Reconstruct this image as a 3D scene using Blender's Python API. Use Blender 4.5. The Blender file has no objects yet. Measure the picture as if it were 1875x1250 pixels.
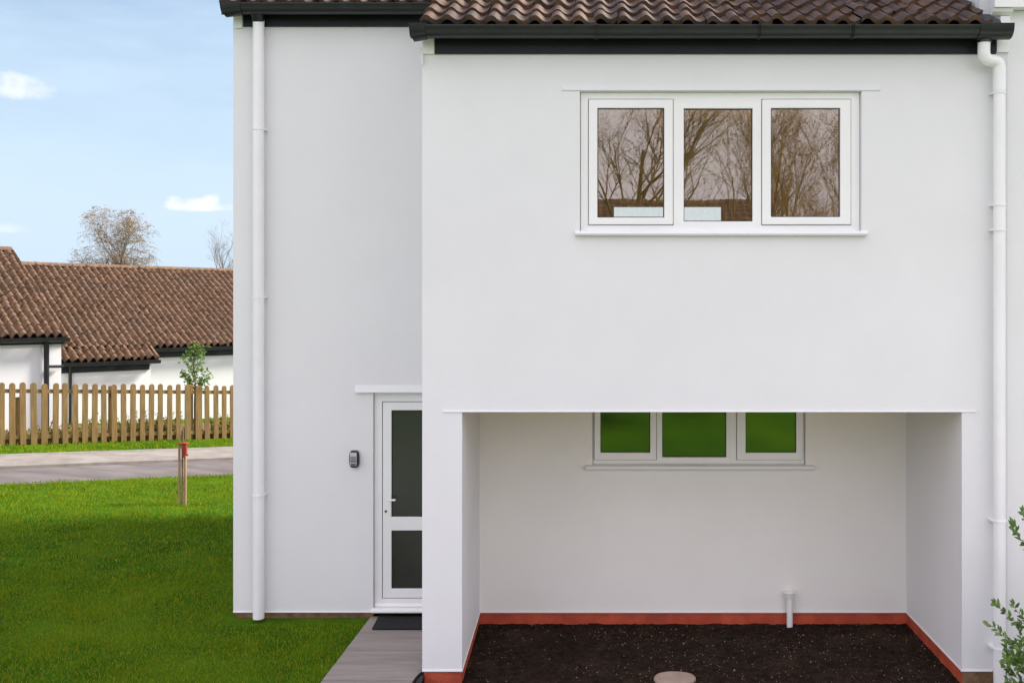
import bpy, math, random
import numpy as np
from mathutils import Vector, Matrix, noise as mnoise

random.seed(7)
R = math.radians
scene = bpy.context.scene
COL = scene.collection

# ------------------------------------------------------------------ camera, sky, sun, exposure
F = 1800.0                 # focal length in photo pixels (photo is 1875 wide)
VX, VY = 1067.0, 492.0     # vanishing point of the depth direction in the photo
CZ = 3.5                   # camera height
cam_d = bpy.data.cameras.new('camera')
cam = bpy.data.objects.new('camera', cam_d)
COL.objects.link(cam)
cam.location = (0, 0, CZ)
cam.rotation_euler = (R(90), 0, 0)
cam_d.sensor_width = 36
cam_d.lens = 36 * F / 1875
cam_d.shift_x = -(VX - 937.5) / 1875
cam_d.shift_y = -(625 - VY) / 1875
cam_d.clip_end = 3000
scene.camera = cam

SUN_EL, SUN_DIR = 38.0, (0.90, 0.45)          # horizontal direction towards the sun
scene.view_settings.view_transform = 'Standard'
scene.view_settings.look = 'None'
scene.view_settings.gamma = 1
scene.view_settings.exposure = 0.64
world = bpy.data.worlds.new('World')
scene.world = world
world.use_nodes = True
nt = world.node_tree
nt.nodes.clear()
def N(nt, kind, **kw):
    n = nt.nodes.new(kind)
    for k, v in kw.items():
        if k.startswith('i_'):
            n.inputs[k[2:].replace('_', ' ')].default_value = v
        else:
            setattr(n, k, v)
    return n
def math_node(nt, op, a, b=None, clamp=False):
    n = nt.nodes.new('ShaderNodeMath'); n.operation = op; n.use_clamp = clamp
    for i, v in enumerate((a, b)):
        if v is None: continue
        if isinstance(v, (int, float)): n.inputs[i].default_value = v
        else: nt.links.new(v, n.inputs[i])
    return n.outputs[0]
def ramp(nt, fac, stops):
    n = nt.nodes.new('ShaderNodeValToRGB')
    el = n.color_ramp.elements
    while len(el) < len(stops): el.new(0.5)
    for e, (p, c) in zip(el, stops):
        e.position = p
        e.color = (c, c, c, 1) if isinstance(c, (int, float)) else (*c, 1)
    nt.links.new(fac, n.inputs[0])
    return n.outputs[0]
def mixc(nt, fac, a, b, mode='MIX'):
    n = nt.nodes.new('ShaderNodeMix'); n.data_type = 'RGBA'; n.blend_type = mode
    for s, v in ((n.inputs[0], fac), (n.inputs[6], a), (n.inputs[7], b)):
        if isinstance(v, (int, float)): s.default_value = v
        elif isinstance(v, tuple): s.default_value = (*v, 1)
        else: nt.links.new(v, s)
    return n.outputs[2]
sky = N(nt, 'ShaderNodeTexSky', sky_type='NISHITA', sun_disc=False, sun_elevation=R(SUN_EL),
        sun_rotation=math.atan2(SUN_DIR[0], SUN_DIR[1]), altitude=0, air_density=1.0, dust_density=0.5, ozone_density=2.0)
tc = N(nt, 'ShaderNodeTexCoord')
sep = N(nt, 'ShaderNodeSeparateXYZ')
nt.links.new(tc.outputs['Generated'], sep.inputs[0])
az = math_node(nt, 'ARCTAN2', sep.outputs[0], sep.outputs[1])
el = math_node(nt, 'ARCSINE', sep.outputs[2])
comb = N(nt, 'ShaderNodeCombineXYZ')
nt.links.new(az, comb.inputs[0]); nt.links.new(el, comb.inputs[1])
nz = N(nt, 'ShaderNodeTexNoise', i_Scale=46.0, i_Detail=6.0, i_Roughness=0.55)
nt.links.new(comb.outputs[0], nz.inputs['Vector'])
mask = None
def cloud(px, py, w, h, dens, edge):
    """a small cloud seen in the direction of (px, py), w and h its half size in radians"""
    global mask
    a0 = math.atan2(px - VX, F)
    e0 = math.atan2(VY - py, math.hypot(px - VX, F))
    dx = math_node(nt, 'DIVIDE', math_node(nt, 'SUBTRACT', az, a0), w)
    dy = math_node(nt, 'DIVIDE', math_node(nt, 'SUBTRACT', el, e0), h)
    # flat base: distances below the centre count more
    below = math_node(nt, 'MULTIPLY', math_node(nt, 'MINIMUM', dy, 0.0), 1.0)
    d2 = math_node(nt, 'ADD', math_node(nt, 'POWER', math_node(nt, 'ABSOLUTE', dx), 2.0), math_node(nt, 'POWER', math_node(nt, 'ABSOLUTE', math_node(nt, 'ADD', dy, below)), 2.0))
    v = math_node(nt, 'SUBTRACT', 1.0, d2)
    v = math_node(nt, 'ADD', v, math_node(nt, 'MULTIPLY', math_node(nt, 'SUBTRACT', nz.outputs['Fac'], 0.5), 3.2))
    v = math_node(nt, 'MULTIPLY', math_node(nt, 'DIVIDE', v, edge, clamp=True), dens, clamp=True)
    mask = v if mask is None else math_node(nt, 'MAXIMUM', mask, v)
cloud(20, 166, 0.034, 0.0165, 0.95, 1.4)
cloud(60, 166, 0.014, 0.007, 0.7, 1.6)
cloud(358, 377, 0.028, 0.011, 0.98, 1.1)
cloud(405, 382, 0.022, 0.006, 0.7, 1.2)
cloud(12, 421, 0.026, 0.006, 0.5, 1.6)
# thin high veil, and unseen cloud added behind the camera to light the walls
nv = N(nt, 'ShaderNodeTexNoise', i_Scale=3.0, i_Detail=5.0, i_Roughness=0.6)
mp = N(nt, 'ShaderNodeMapping'); mp.inputs['Scale'].default_value = (1.0, 1.0, 4.0)
nt.links.new(tc.outputs['Generated'], mp.inputs[0]); nt.links.new(mp.outputs[0], nv.inputs['Vector'])
veil = ramp(nt, nv.outputs['Fac'], [(0.40, 0.0), (0.70, 0.55)])
behind = ramp(nt, math_node(nt, 'ADD', math_node(nt, 'MULTIPLY', sep.outputs[1], -0.5), 0.5), [(0.42, 0.0), (0.62, 1.0)])
nb = N(nt, 'ShaderNodeTexNoise', i_Scale=2.2, i_Detail=7.0, i_Roughness=0.55)
nt.links.new(tc.outputs['Generated'], nb.inputs['Vector'])
broken = math_node(nt, 'MULTIPLY', ramp(nt, nb.outputs['Fac'], [(0.36, 0.0), (0.52, 1.0)]), behind)
base = mixc(nt, veil, sky.outputs[0], (6.0, 7.0, 8.2))
haze_f = ramp(nt, math_node(nt, 'MULTIPLY', el, 2.0), [(0.0, 0.95), (0.25, 0.70), (0.6, 0.24), (1.0, 0.10)])
base = mixc(nt, haze_f, base, (4.4, 5.5, 6.7))
base = mixc(nt, broken, base, (11.5, 10.9, 12.1))
base = mixc(nt, mask, base, (7.2, 7.2, 7.4))
bg = N(nt, 'ShaderNodeBackground', i_Strength=0.1)
nt.links.new(base, bg.inputs['Color'])
out = N(nt, 'ShaderNodeOutputWorld')
nt.links.new(bg.outputs[0], out.inputs[0])

sun_d = bpy.data.lights.new('sun', 'SUN')
sun_d.energy = 5.0
sun_d.angle = R(13.0)
sun_d.color = (1.0, 0.94, 0.84)
sun = bpy.data.objects.new('sun', sun_d)
COL.objects.link(sun)
_h = Vector((SUN_DIR[0], SUN_DIR[1], 0)).normalized() * math.cos(R(SUN_EL))
sun.rotation_euler = Vector((_h.x, _h.y, math.sin(R(SUN_EL)))).to_track_quat('Z', 'Y').to_euler()
sun.location = (20, 20, 30)

# ------------------------------------------------------------------ helpers
def P(px, py, D):
    """world point seen at photo pixel (px, py) at depth D"""
    return Vector(((px - VX) * D / F, D, CZ - (py - VY) * D / F))

def tag(o, label=None, cat=None, group=None, kind=None):
    if label: o['label'] = label
    if cat: o['category'] = cat
    if group: o['group'] = group
    if kind: o['kind'] = kind
    return o

def root(name, loc, label, cat, group=None):
    o = bpy.data.objects.new(name, None)
    o.empty_display_size = 0.2
    COL.objects.link(o)
    o.location = loc
    return tag(o, label, cat, group)

def wloc(o):
    v = Vector((0, 0, 0))
    while o is not None:
        v += Vector(o.location); o = o.parent
    return v

class MB:
    def __init__(s): s.v = []; s.f = []
    def add(s, vs, fs):
        n = len(s.v); s.v += [tuple(v) for v in vs]; s.f += [tuple(i + n for i in f) for f in fs]; return s
    def box(s, x0, x1, y0, y1, z0, z1):
        return s.add([(x0,y0,z0),(x1,y0,z0),(x1,y1,z0),(x0,y1,z0),(x0,y0,z1),(x1,y0,z1),(x1,y1,z1),(x0,y1,z1)],
                     [(0,3,2,1),(4,5,6,7),(0,1,5,4),(1,2,6,5),(2,3,7,6),(3,0,4,7)])
    def obox(s, c, ax, ay, az, hx, hy, hz):
        c = Vector(c); vs = []
        for k in (-1, 1):
            for (i, j) in ((-1,-1),(1,-1),(1,1),(-1,1)):
                vs.append(c + ax*(i*hx) + ay*(j*hy) + az*(k*hz))
        return s.add(vs, [(0,3,2,1),(4,5,6,7),(0,1,5,4),(1,2,6,5),(2,3,7,6),(3,0,4,7)])
    def prism(s, prof, a, b, ax0, ax1):
        """profile of (p, q) pairs, extruded from ax0 to ax1; a, b: Vectors for p, q; ax: points"""
        n = len(prof); vs = [ax0 + a*p + b*q for p, q in prof] + [ax1 + a*p + b*q for p, q in prof]
        fs = [(i, (i+1) % n, n + (i+1) % n, n + i) for i in range(n)]
        return s.add(vs, fs + [tuple(range(n))[::-1], tuple(range(n, 2*n))])
    def ring(s, o, i, y0, y1):
        """rectangular frame: outer (x0,x1,z0,z1), inner the same, front y0, back y1"""
        def q(r, y): return [(r[0],y,r[2]),(r[1],y,r[2]),(r[1],y,r[3]),(r[0],y,r[3])]
        vs = q(o,y0)+q(i,y0)+q(o,y1)+q(i,y1); fs = []
        for k in range(4):
            j = (k+1) % 4
            fs += [(k,j,4+j,4+k), (8+k,12+k,12+j,8+j), (k,8+k,8+j,j), (4+k,4+j,12+j,12+k)]
        return s.add(vs, fs)
    def tube(s, pts, rad, n=8, caps=True):
        pts = [Vector(p) for p in pts]
        if isinstance(rad, (int, float)): rad = [rad]*len(pts)
        m0 = len(s.v); prev = None
        for k, p in enumerate(pts):
            d = (pts[min(k+1, len(pts)-1)] - pts[max(k-1, 0)])
            d = d.normalized() if d.length > 1e-9 else Vector((0,0,1))
            if prev is None:
                a = d.orthogonal().normalized()
            else:
                a = prev - d*prev.dot(d)
                a = a.normalized() if a.length > 1e-6 else d.orthogonal().normalized()
            prev = a; b = d.cross(a)
            for i in range(n):
                t = 2*math.pi*i/n
                s.v.append(tuple(p + (a*math.cos(t) + b*math.sin(t))*rad[k]))
        for k in range(len(pts)-1):
            for i in range(n):
                j = (i+1) % n
                s.f.append((m0+k*n+i, m0+k*n+j, m0+(k+1)*n+j, m0+(k+1)*n+i))
        if caps and n > 3:
            s.f.append(tuple(m0+i for i in range(n))[::-1])
            s.f.append(tuple(m0+(len(pts)-1)*n+i for i in range(n)))
        return s
    def grid(s, nx, ny, fn):
        n = len(s.v)
        for j in range(ny+1):
            for i in range(nx+1):
                s.v.append(tuple(fn(i/nx, j/ny)))
        w = nx+1
        for j in range(ny):
            for i in range(nx):
                a = n+j*w+i
                s.f.append((a, a+1, a+w+1, a+w))
        return s
    def wall(s, xs, zs, solid, y0, y1):
        """upright wall in the x-z plane, cut into cells; solid(i, j) says whether a cell is wall"""
        nx, nz = len(xs)-1, len(zs)-1
        S = lambda i, j: 0 <= i < nx and 0 <= j < nz and solid(i, j)
        for i in range(nx):
            for j in range(nz):
                if not S(i, j): continue
                x0, x1, z0, z1 = xs[i], xs[i+1], zs[j], zs[j+1]
                s.add([(x0,y0,z0),(x1,y0,z0),(x1,y0,z1),(x0,y0,z1)], [(0,1,2,3)])
                s.add([(x0,y1,z0),(x1,y1,z0),(x1,y1,z1),(x0,y1,z1)], [(3,2,1,0)])
                if not S(i-1,j): s.add([(x0,y0,z0),(x0,y0,z1),(x0,y1,z1),(x0,y1,z0)], [(0,1,2,3)])
                if not S(i+1,j): s.add([(x1,y0,z0),(x1,y1,z0),(x1,y1,z1),(x1,y0,z1)], [(0,1,2,3)])
                if not S(i,j-1): s.add([(x0,y0,z0),(x0,y1,z0),(x1,y1,z0),(x1,y0,z0)], [(0,1,2,3)])
                if not S(i,j+1): s.add([(x0,y0,z1),(x1,y0,z1),(x1,y1,z1),(x0,y1,z1)], [(0,1,2,3)])
        return s
    def build(s, name, mat, parent=None, smooth=False, bevel=0, loc=None, weld=False, seg=2):
        me = bpy.data.meshes.new(name)
        off = wloc(parent) if parent else Vector(loc) if loc else Vector((0,0,0))
        v = np.array(s.v, dtype=np.float32) - np.array(off, dtype=np.float32)
        me.from_pydata(v.tolist(), [], s.f)
        if weld or bevel:
            import bmesh
            bm = bmesh.new(); bm.from_mesh(me)
            bmesh.ops.remove_doubles(bm, verts=bm.verts, dist=1e-5)
            bmesh.ops.recalc_face_normals(bm, faces=bm.faces)
            bm.to_mesh(me); bm.free()
        me.update()
        if smooth:
            me.polygons.foreach_set('use_smooth', [True]*len(me.polygons))
            if smooth != 'all':
                me.set_sharp_from_angle(angle=R(40))
        o = bpy.data.objects.new(name, me)
        COL.objects.link(o)
        if parent: o.parent = parent
        elif loc: o.location = loc
        if mat: me.materials.append(mat)
        if bevel:
            b = o.modifiers.new('bevel', 'BEVEL'); b.width = bevel; b.segments = seg; b.limit_method = 'ANGLE'; b.angle_limit = R(40)
            b.harden_normals = False
        return o

# ------------------------------------------------------------------ materials
def pm(name, c1, c2, scale=8.0, rough=0.7, bump=0.0, bscale=120.0, detail=4.0, lo=0.35, hi=0.65, spec=0.3, island=0.0, stretch=None, c3=None, s3=1.5, amt3=0.5):
    m = bpy.data.materials.new(name); m.use_nodes = True
    t = m.node_tree; b = t.nodes['Principled BSDF']
    b.inputs['Roughness'].default_value = rough
    b.inputs['Specular IOR Level'].default_value = spec
    co = N(t, 'ShaderNodeTexCoord').outputs['Object']
    if stretch:
        mp = N(t, 'ShaderNodeMapping'); mp.inputs['Scale'].default_value = stretch
        t.links.new(co, mp.inputs[0]); co = mp.outputs[0]
    n1 = N(t, 'ShaderNodeTexNoise', i_Scale=scale, i_Detail=detail, i_Roughness=0.6)
    t.links.new(co, n1.inputs['Vector'])
    f = ramp(t, n1.outputs['Fac'], [(lo, 0.0), (hi, 1.0)])
    if island:
        g = N(t, 'ShaderNodeNewGeometry').outputs['Random Per Island']
        f = math_node(t, 'ADD', math_node(t, 'MULTIPLY', f, 1-island), math_node(t, 'MULTIPLY', g, island), clamp=True)
    c = mixc(t, f, c1, c2)
    if c3:
        n3 = N(t, 'ShaderNodeTexNoise', i_Scale=s3, i_Detail=5.0, i_Roughness=0.65)
        t.links.new(co, n3.inputs['Vector'])
        c = mixc(t, ramp(t, n3.outputs['Fac'], [(0.5, 0.0), (0.68, amt3)]), c, c3)
    t.links.new(c, b.inputs['Base Color'])
    if bump:
        n2 = N(t, 'ShaderNodeTexNoise', i_Scale=bscale, i_Detail=5.0, i_Roughness=0.6)
        t.links.new(co, n2.inputs['Vector'])
        bp = N(t, 'ShaderNodeBump', i_Strength=bump, i_Distance=0.01)
        t.links.new(n2.outputs['Fac'], bp.inputs['Height'])
        t.links.new(bp.outputs[0], b.inputs['Normal'])
    return m

M = {}
M['render'] = pm('white_render', (0.75,0.75,0.755), (0.775,0.775,0.78), 1.2, 0.75, 0.16, 170.0, spec=0.15, c3=(0.72,0.72,0.72), s3=0.5, amt3=0.3)
M['recess'] = pm('bounce_warmed_render', (0.83,0.81,0.765), (0.86,0.84,0.795), 1.2, 0.75, 0.12, 170.0, spec=0.2)  # white render with the recess's warm bounced light put into its colour
M['trim'] = pm('white_trim', (0.80,0.80,0.79), (0.84,0.84,0.83), 3.0, 0.6, 0.03, 90.0)
M['upvc'] = pm('white_upvc', (0.82,0.82,0.81), (0.85,0.85,0.84), 2.0, 0.32, 0.0, spec=0.45)
M['pipe'] = pm('white_plastic_pipe', (0.82,0.82,0.82), (0.86,0.86,0.86), 3.0, 0.35, 0.0, spec=0.45)
M['black'] = pm('black_plastic', (0.010,0.011,0.013), (0.018,0.019,0.022), 6.0, 0.38, 0.02, 60.0, spec=0.45)
M['fascia'] = pm('black_fascia', (0.007,0.009,0.012), (0.013,0.016,0.021), 5.0, 0.45, 0.03, 50.0, stretch=(0.3,1,1))
M['seal'] = pm('grey_seal', (0.03,0.03,0.03), (0.05,0.05,0.05), 5.0, 0.6)
M['joint'] = pm('shadow_gap', (0.10,0.10,0.10), (0.16,0.16,0.16), 5.0, 0.8)
M['tile'] = pm('clay_pantile', (0.030,0.017,0.012), (0.150,0.080,0.045), 14.0, 0.6, 0.35, 60.0, island=0.5, spec=0.4, c3=(0.035,0.027,0.025), s3=3.0, amt3=0.7)
M['tile_far'] = pm('weathered_pantile', (0.085,0.050,0.029), (0.27,0.165,0.10), 10.0, 0.75, 0.3, 40.0, island=0.45, spec=0.25, c3=(0.13,0.10,0.075), s3=1.2, amt3=0.4)
M['under'] = pm('roof_underlay', (0.008,0.007,0.007), (0.014,0.012,0.011), 5.0, 0.9)
M['redplinth'] = pm('red_brick_paint', (0.38,0.062,0.030), (0.52,0.095,0.045), 6.0, 0.8, 0.5, 45.0, c3=(0.24,0.05,0.03), s3=2.2, amt3=0.6)
M['brownplinth'] = pm('earth_brown_plinth', (0.14,0.080,0.042), (0.26,0.158,0.085), 9.0, 0.9, 0.5, 40.0, c3=(0.07,0.06,0.03), s3=4.0, amt3=0.7)
M['inner'] = pm('beige_inner_wall', (0.62,0.47,0.28), (0.68,0.52,0.32), 2.0, 0.8)
M['carpet'] = pm('brown_floor', (0.10,0.075,0.05), (0.14,0.10,0.07), 6.0, 0.9)
M['dark_room'] = pm('dark_inner_wall', (0.30,0.28,0.25), (0.36,0.34,0.30), 2.0, 0.9)
M['wood'] = pm('fence_wood', (0.16,0.098,0.034), (0.33,0.205,0.078), 5.0, 0.8, 0.4, 60.0, island=0.35, stretch=(6,6,0.6), c3=(0.15,0.12,0.055), s3=2.0, amt3=0.6)
M['stake'] = pm('stake_wood', (0.28,0.185,0.10), (0.44,0.30,0.17), 6.0, 0.8, 0.4, 60.0, stretch=(6,6,0.6))
M['tie'] = pm('red_rubber_tie', (0.26,0.035,0.02), (0.36,0.06,0.03), 12.0, 0.55)
M['bark'] = pm('brown_bark', (0.13,0.085,0.06), (0.22,0.15,0.105), 20.0, 0.85, 0.4, 40.0, stretch=(4,4,1))
M['bark_grey'] = pm('grey_bark', (0.17,0.15,0.14), (0.27,0.24,0.22), 20.0, 0.85, 0.3, 40.0)
M['bark_tan'] = pm('tan_bark', (0.20,0.145,0.105), (0.33,0.25,0.18), 20.0, 0.85, 0.3, 40.0)
M['bud'] = pm('russet_buds', (0.28,0.15,0.055), (0.45,0.29,0.12), 3.0, 0.7, island=0.8)
M['asphalt'] = pm('road_asphalt', (0.115,0.098,0.095), (0.17,0.147,0.143), 2.0, 0.9, 0.4, 90.0, c3=(0.25,0.225,0.215), s3=0.7, amt3=0.7, stretch=(0.5,1.4,1))
M['pavement'] = pm('pale_pavement', (0.205,0.178,0.160), (0.285,0.250,0.225), 3.0, 0.9, 0.3, 70.0, c3=(0.33,0.30,0.27), s3=1.0, amt3=0.6)
M['gutterstrip'] = pm('grey_channel', (0.19,0.17,0.155), (0.27,0.24,0.22), 4.0, 0.9, 0.3, 70.0)
M['slab'] = pm('concrete_path', (0.255,0.220,0.196), (0.330,0.288,0.260), 3.5, 0.85, 0.3, 60.0, stretch=(0.5,5,1), island=0.25, c3=(0.19,0.165,0.15), s3=1.6, amt3=0.6)
M['mat'] = pm('black_doormat', (0.012,0.013,0.016), (0.022,0.023,0.027), 40.0, 0.95, 0.6, 240.0)
M['soil'] = pm('dark_soil', (0.011,0.0068,0.0046), (0.030,0.019,0.013), 16.0, 0.98, 0.9, 70.0, detail=8.0, spec=0.1, c3=(0.044,0.030,0.021), s3=2.0, amt3=0.6)
M['chip'] = pm('pale_grit', (0.10,0.06,0.035), (0.46,0.34,0.22), 3.0, 0.8, island=0.95)
M['stone'] = pm('pale_stone', (0.34,0.25,0.20), (0.42,0.32,0.26), 7.0, 0.8, 0.4, 50.0)
M['ground'] = pm('lawn_ground', (0.030,0.085,0.004), (0.075,0.150,0.006), 3.0, 0.95, 0.8, 120.0, c3=(0.11,0.18,0.008), s3=0.35, amt3=0.9, spec=0.05)
M['bounce_soffit'] = pm('tan_bounce_board', (0.78,0.53,0.17), (0.82,0.58,0.22), 5.0, 0.7, stretch=(1,6,1))
M['bounce_ground'] = pm('pale_bounce_gravel', (0.50,0.475,0.45), (0.62,0.59,0.56), 30.0, 0.95, 0.5, 90.0)
M['twig'] = pm('warm_twig_bark', (0.50,0.32,0.15), (0.66,0.46,0.23), 14.0, 0.85)
M['earth'] = pm('dry_earth', (0.10,0.062,0.03), (0.20,0.13,0.06), 7.0, 0.95, 0.6, 50.0, c3=(0.12,0.13,0.03), s3=2.0, amt3=0.6)
M['rubber'] = pm('matt_black_plastic', (0.008,0.008,0.009), (0.014,0.014,0.015), 9.0, 0.85, spec=0.1)
M['lead'] = pm('lead_flashing', (0.025,0.028,0.034), (0.05,0.054,0.062), 6.0, 0.5)
M['keysafe'] = pm('grey_plastic', (0.22,0.23,0.24), (0.28,0.29,0.30), 4.0, 0.4)
M['silver'] = pm('silver_plastic', (0.50,0.51,0.53), (0.56,0.57,0.59), 4.0, 0.3)
M['weed'] = pm('dry_weed', (0.16,0.14,0.02), (0.36,0.27,0.06), 3.0, 0.8, island=0.8)

def leaf_mat(name, c1, c2, trans, isl=0.75, big=None, bigscale=0.7, spec=0.25, stops=None):
    m = bpy.data.materials.new(name); m.use_nodes = True
    t = m.node_tree; b = t.nodes['Principled BSDF']; b.inputs['Roughness'].default_value = 0.55
    b.inputs['Specular IOR Level'].default_value = spec
    g = N(t, 'ShaderNodeNewGeometry').outputs['Random Per Island']
    c = mixc(t, g, c1, c2) if not stops else ramp(t, g, stops)
    if big:
        co = N(t, 'ShaderNodeTexCoord').outputs['Object']
        n = N(t, 'ShaderNodeTexNoise', i_Scale=bigscale, i_Detail=4.0, i_Roughness=0.6)
        t.links.new(co, n.inputs['Vector'])
        c = mixc(t, ramp(t, n.outputs['Fac'], [(0.40, 0.0), (0.66, 0.75)]), c, big)
    t.links.new(c, b.inputs['Base Color'])
    tr = N(t, 'ShaderNodeBsdfTranslucent'); t.links.new(c, tr.inputs[0])
    mx = N(t, 'ShaderNodeMixShader', i_Fac=trans)
    t.links.new(b.outputs[0], mx.inputs[1]); t.links.new(tr.outputs[0], mx.inputs[2])
    t.links.new(mx.outputs[0], t.nodes['Material Output'].inputs[0])
    return m
M['grass'] = leaf_mat('grass_blades', (0.038,0.120,0.002), (0.165,0.245,0.006), 0.38, big=(0.24,0.31,0.012), bigscale=0.9, spec=0.05, stops=[(0.0,(0.016,0.105,0.006)),(0.38,(0.058,0.205,0.008)),(0.72,(0.24,0.33,0.012)),(0.92,(0.42,0.36,0.02)),(1.0,(0.38,0.20,0.04))])
M['leaf'] = leaf_mat('shrub_leaf', (0.045,0.11,0.018), (0.20,0.32,0.07), 0.3)
M['sapleaf'] = leaf_mat('sapling_leaf', (0.06,0.14,0.02), (0.20,0.30,0.06), 0.35)

def glass_mat(name, refl, tint, through, rough=0.0):
    m = bpy.data.materials.new(name); m.use_nodes = True
    t = m.node_tree; t.nodes.clear()
    gl = N(t, 'ShaderNodeBsdfGlossy', i_Roughness=rough); gl.inputs['Color'].default_value = (*tint, 1)
    tr = N(t, 'ShaderNodeBsdfTransparent'); tr.inputs['Color'].default_value = (*through, 1)
    fr = N(t, 'ShaderNodeLayerWeight', i_Blend=0.25)
    f = math_node(t, 'ADD', math_node(t, 'MULTIPLY', fr.outputs['Facing'], 0.4), refl, clamp=True)
    n = N(t, 'ShaderNodeTexNoise', i_Scale=1.6, i_Detail=2.0)
    t.links.new(N(t, 'ShaderNodeTexCoord').outputs['Object'], n.inputs['Vector'])
    bp = N(t, 'ShaderNodeBump', i_Strength=0.03, i_Distance=0.02)
    t.links.new(n.outputs['Fac'], bp.inputs['Height']); t.links.new(bp.outputs[0], gl.inputs['Normal'])
    mx = N(t, 'ShaderNodeMixShader'); t.links.new(f, mx.inputs[0])
    t.links.new(tr.outputs[0], mx.inputs[1]); t.links.new(gl.outputs[0], mx.inputs[2])
    o = N(t, 'ShaderNodeOutputMaterial'); t.links.new(mx.outputs[0], o.inputs[0])
    return m
M['glass_up'] = glass_mat('coated_glass', 0.235, (1.0,0.92,0.80), (0.98,0.93,0.85), rough=0.012)
M['glass_low'] = glass_mat('lower_glass', 0.24, (0.8,1.0,0.6), (0.4,0.5,0.4), rough=0.07)  # green tint carries part of the mirrored lawn's colour
M['glass_door'] = glass_mat('frosted_door_glass', 0.075, (0.95,1.0,0.95), (0.55,0.58,0.52), rough=0.30)

# ------------------------------------------------------------------ ground
def sstep(a, b, t):
    t = max(0.0, min(1.0, (t-a)/(b-a))); return t*t*(3-2*t)
def zg(x, y):
    yy = min(y, 24.0); xx = max(-24.0, min(4.0, x))
    pl = 0.05 - 0.0867*(xx+5.8) - 0.0548*(yy-14.3)
    s = sstep(9.8, 13.5, y)
    return 0.095*(1-s) + pl*s
def hit(px, py):
    """where the ray through a photo pixel meets the ground"""
    d = Vector(((px-VX)/F, 1.0, (VY-py)/F)); o = Vector((0,0,CZ))
    t = 5.0
    while t < 60:
        p = o + d*t
        if p.z <= zg(p.x, p.y): break
        t += 0.01
    return o + d*t
def line2(a, b, ext0, ext1):
    d = (b-a); d.z = 0; d.normalize()
    return a - d*ext0, b + d*ext1
rn = line2(hit(0,885), hit(426,868), 14, 9)
rf = line2(hit(0,856), hit(426,839), 14, 9)
pf = line2(hit(0,838), hit(426,823), 14, 9)
cf = line2(hit(0,831), hit(426,817), 14, 9)
def inside_road(x, y):
    """between the near edge of the road and the far edge of the channel"""
    def side(l, m):
        d = l[1]-l[0]; return d.x*(y-l[0].y) - d.y*(x-l[0].x) > m
    return side(rn, 0.03) and not side(cf, -0.03)
def in_house(x, y):
    return -3.36 < x < 5.0 and 9.62 < y < 14.6
def in_soil(x, y): return -1.30 < x < 5.2 and 6.2 < y < 9.62
def in_path(x, y): return -1.95 < x < -1.30 and 5.0 < y < 9.62
gx = sorted(set([-400,-200,-100,-60,-40,-30] + [round(-24+0.3*i,3) for i in range(104)] + [7.5,9,12,16,24,40,80,160,400]))
gy = sorted(set([-400,-200,-100,-60,-40,-25,-15,-8,-4,0,2,4] + [round(5+0.3*i,3) for i in range(80)] + [30,33,38,46,60,90,140,240,500]))
g = MB()
for y in gy:
    for x in gx:
        z = zg(x, y)
        if inside_road(x, y): z -= 0.10
        if in_soil(x, y) or in_path(x, y): z -= 0.22
        g.v.append((x, y, z))
w = len(gx)
for j in range(len(gy)-1):
    for i in range(w-1):
        a = j*w+i; g.f.append((a, a+1, a+w+1, a+w))
tag(g.build('lawn_ground', M['ground'], smooth='all'), kind='structure')
def strip(name, mat, l0, l1, lift0, lift1, skirt=0.0):
    m = MB()
    def fn(u, v):
        a = l0[0].lerp(l0[1], u); b = l1[0].lerp(l1[1], u); p = a.lerp(b, v)
        return (p.x, p.y, zg(p.x, p.y) + lift0*(1-v) + lift1*v)
    m.grid(90, 6, fn)
    if skirt:
        def fs(u, v):
            a = l0[0].lerp(l0[1], u)
            return (a.x, a.y, zg(a.x, a.y) + lift0 - skirt*(1-v))
        m.grid(90, 1, fs)
    return tag(m.build(name, mat, smooth='all'), kind='structure')
strip('road', M['asphalt'], rn, rf, -0.02, -0.03)
strip('pavement', M['pavement'], rf, pf, 0.02, 0.02, 0.06)
strip('channel', M['gutterstrip'], pf, cf, 0.006, 0.0)

# path of concrete slabs to the door, each row of slabs broken by a joint
pz = 0.113
py_ = [1126.5, 1190, 1217.5, 1245]
pd = [(CZ-pz)*F/(p-VY) for p in py_]
pd[0] = 9.60
pd += [7.45, 6.8, 6.1, 5.4]
sl = MB()
for k in range(len(pd)-1):
    ya, yb = pd[k], pd[k+1]+0.010
    xa = lambda y: -2.068 - 0.055*(9.585-y)
    dz = random.uniform(-0.003, 0.003)
    z0, z1 = -0.02, pz+dz
    sl.add([(xa(ya),ya,z0),(-1.338,ya,z0),(-1.338,yb,z0),(xa(yb),yb,z0),(xa(ya),ya,z1),(-1.338,ya,z1),(-1.338,yb,z1),(xa(yb),yb,z1)],
           [(3,2,1,0),(7,6,5,4)[::-1],(0,1,5,4),(1,2,6,5),(2,3,7,6),(3,0,4,7)])
tag(sl.build('path', M['slab'], bevel=0.004), kind='structure')

fc = MB().grid(20, 14, lambda u, v: (-9.0+u*19, 2.6+v*3.55, 0.103+0.0*u))  # unseen pale sheet, added to bounce neutral light onto the walls
tag(fc.build('bounce_ground', M['bounce_ground'], smooth='all'), kind='structure')
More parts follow.
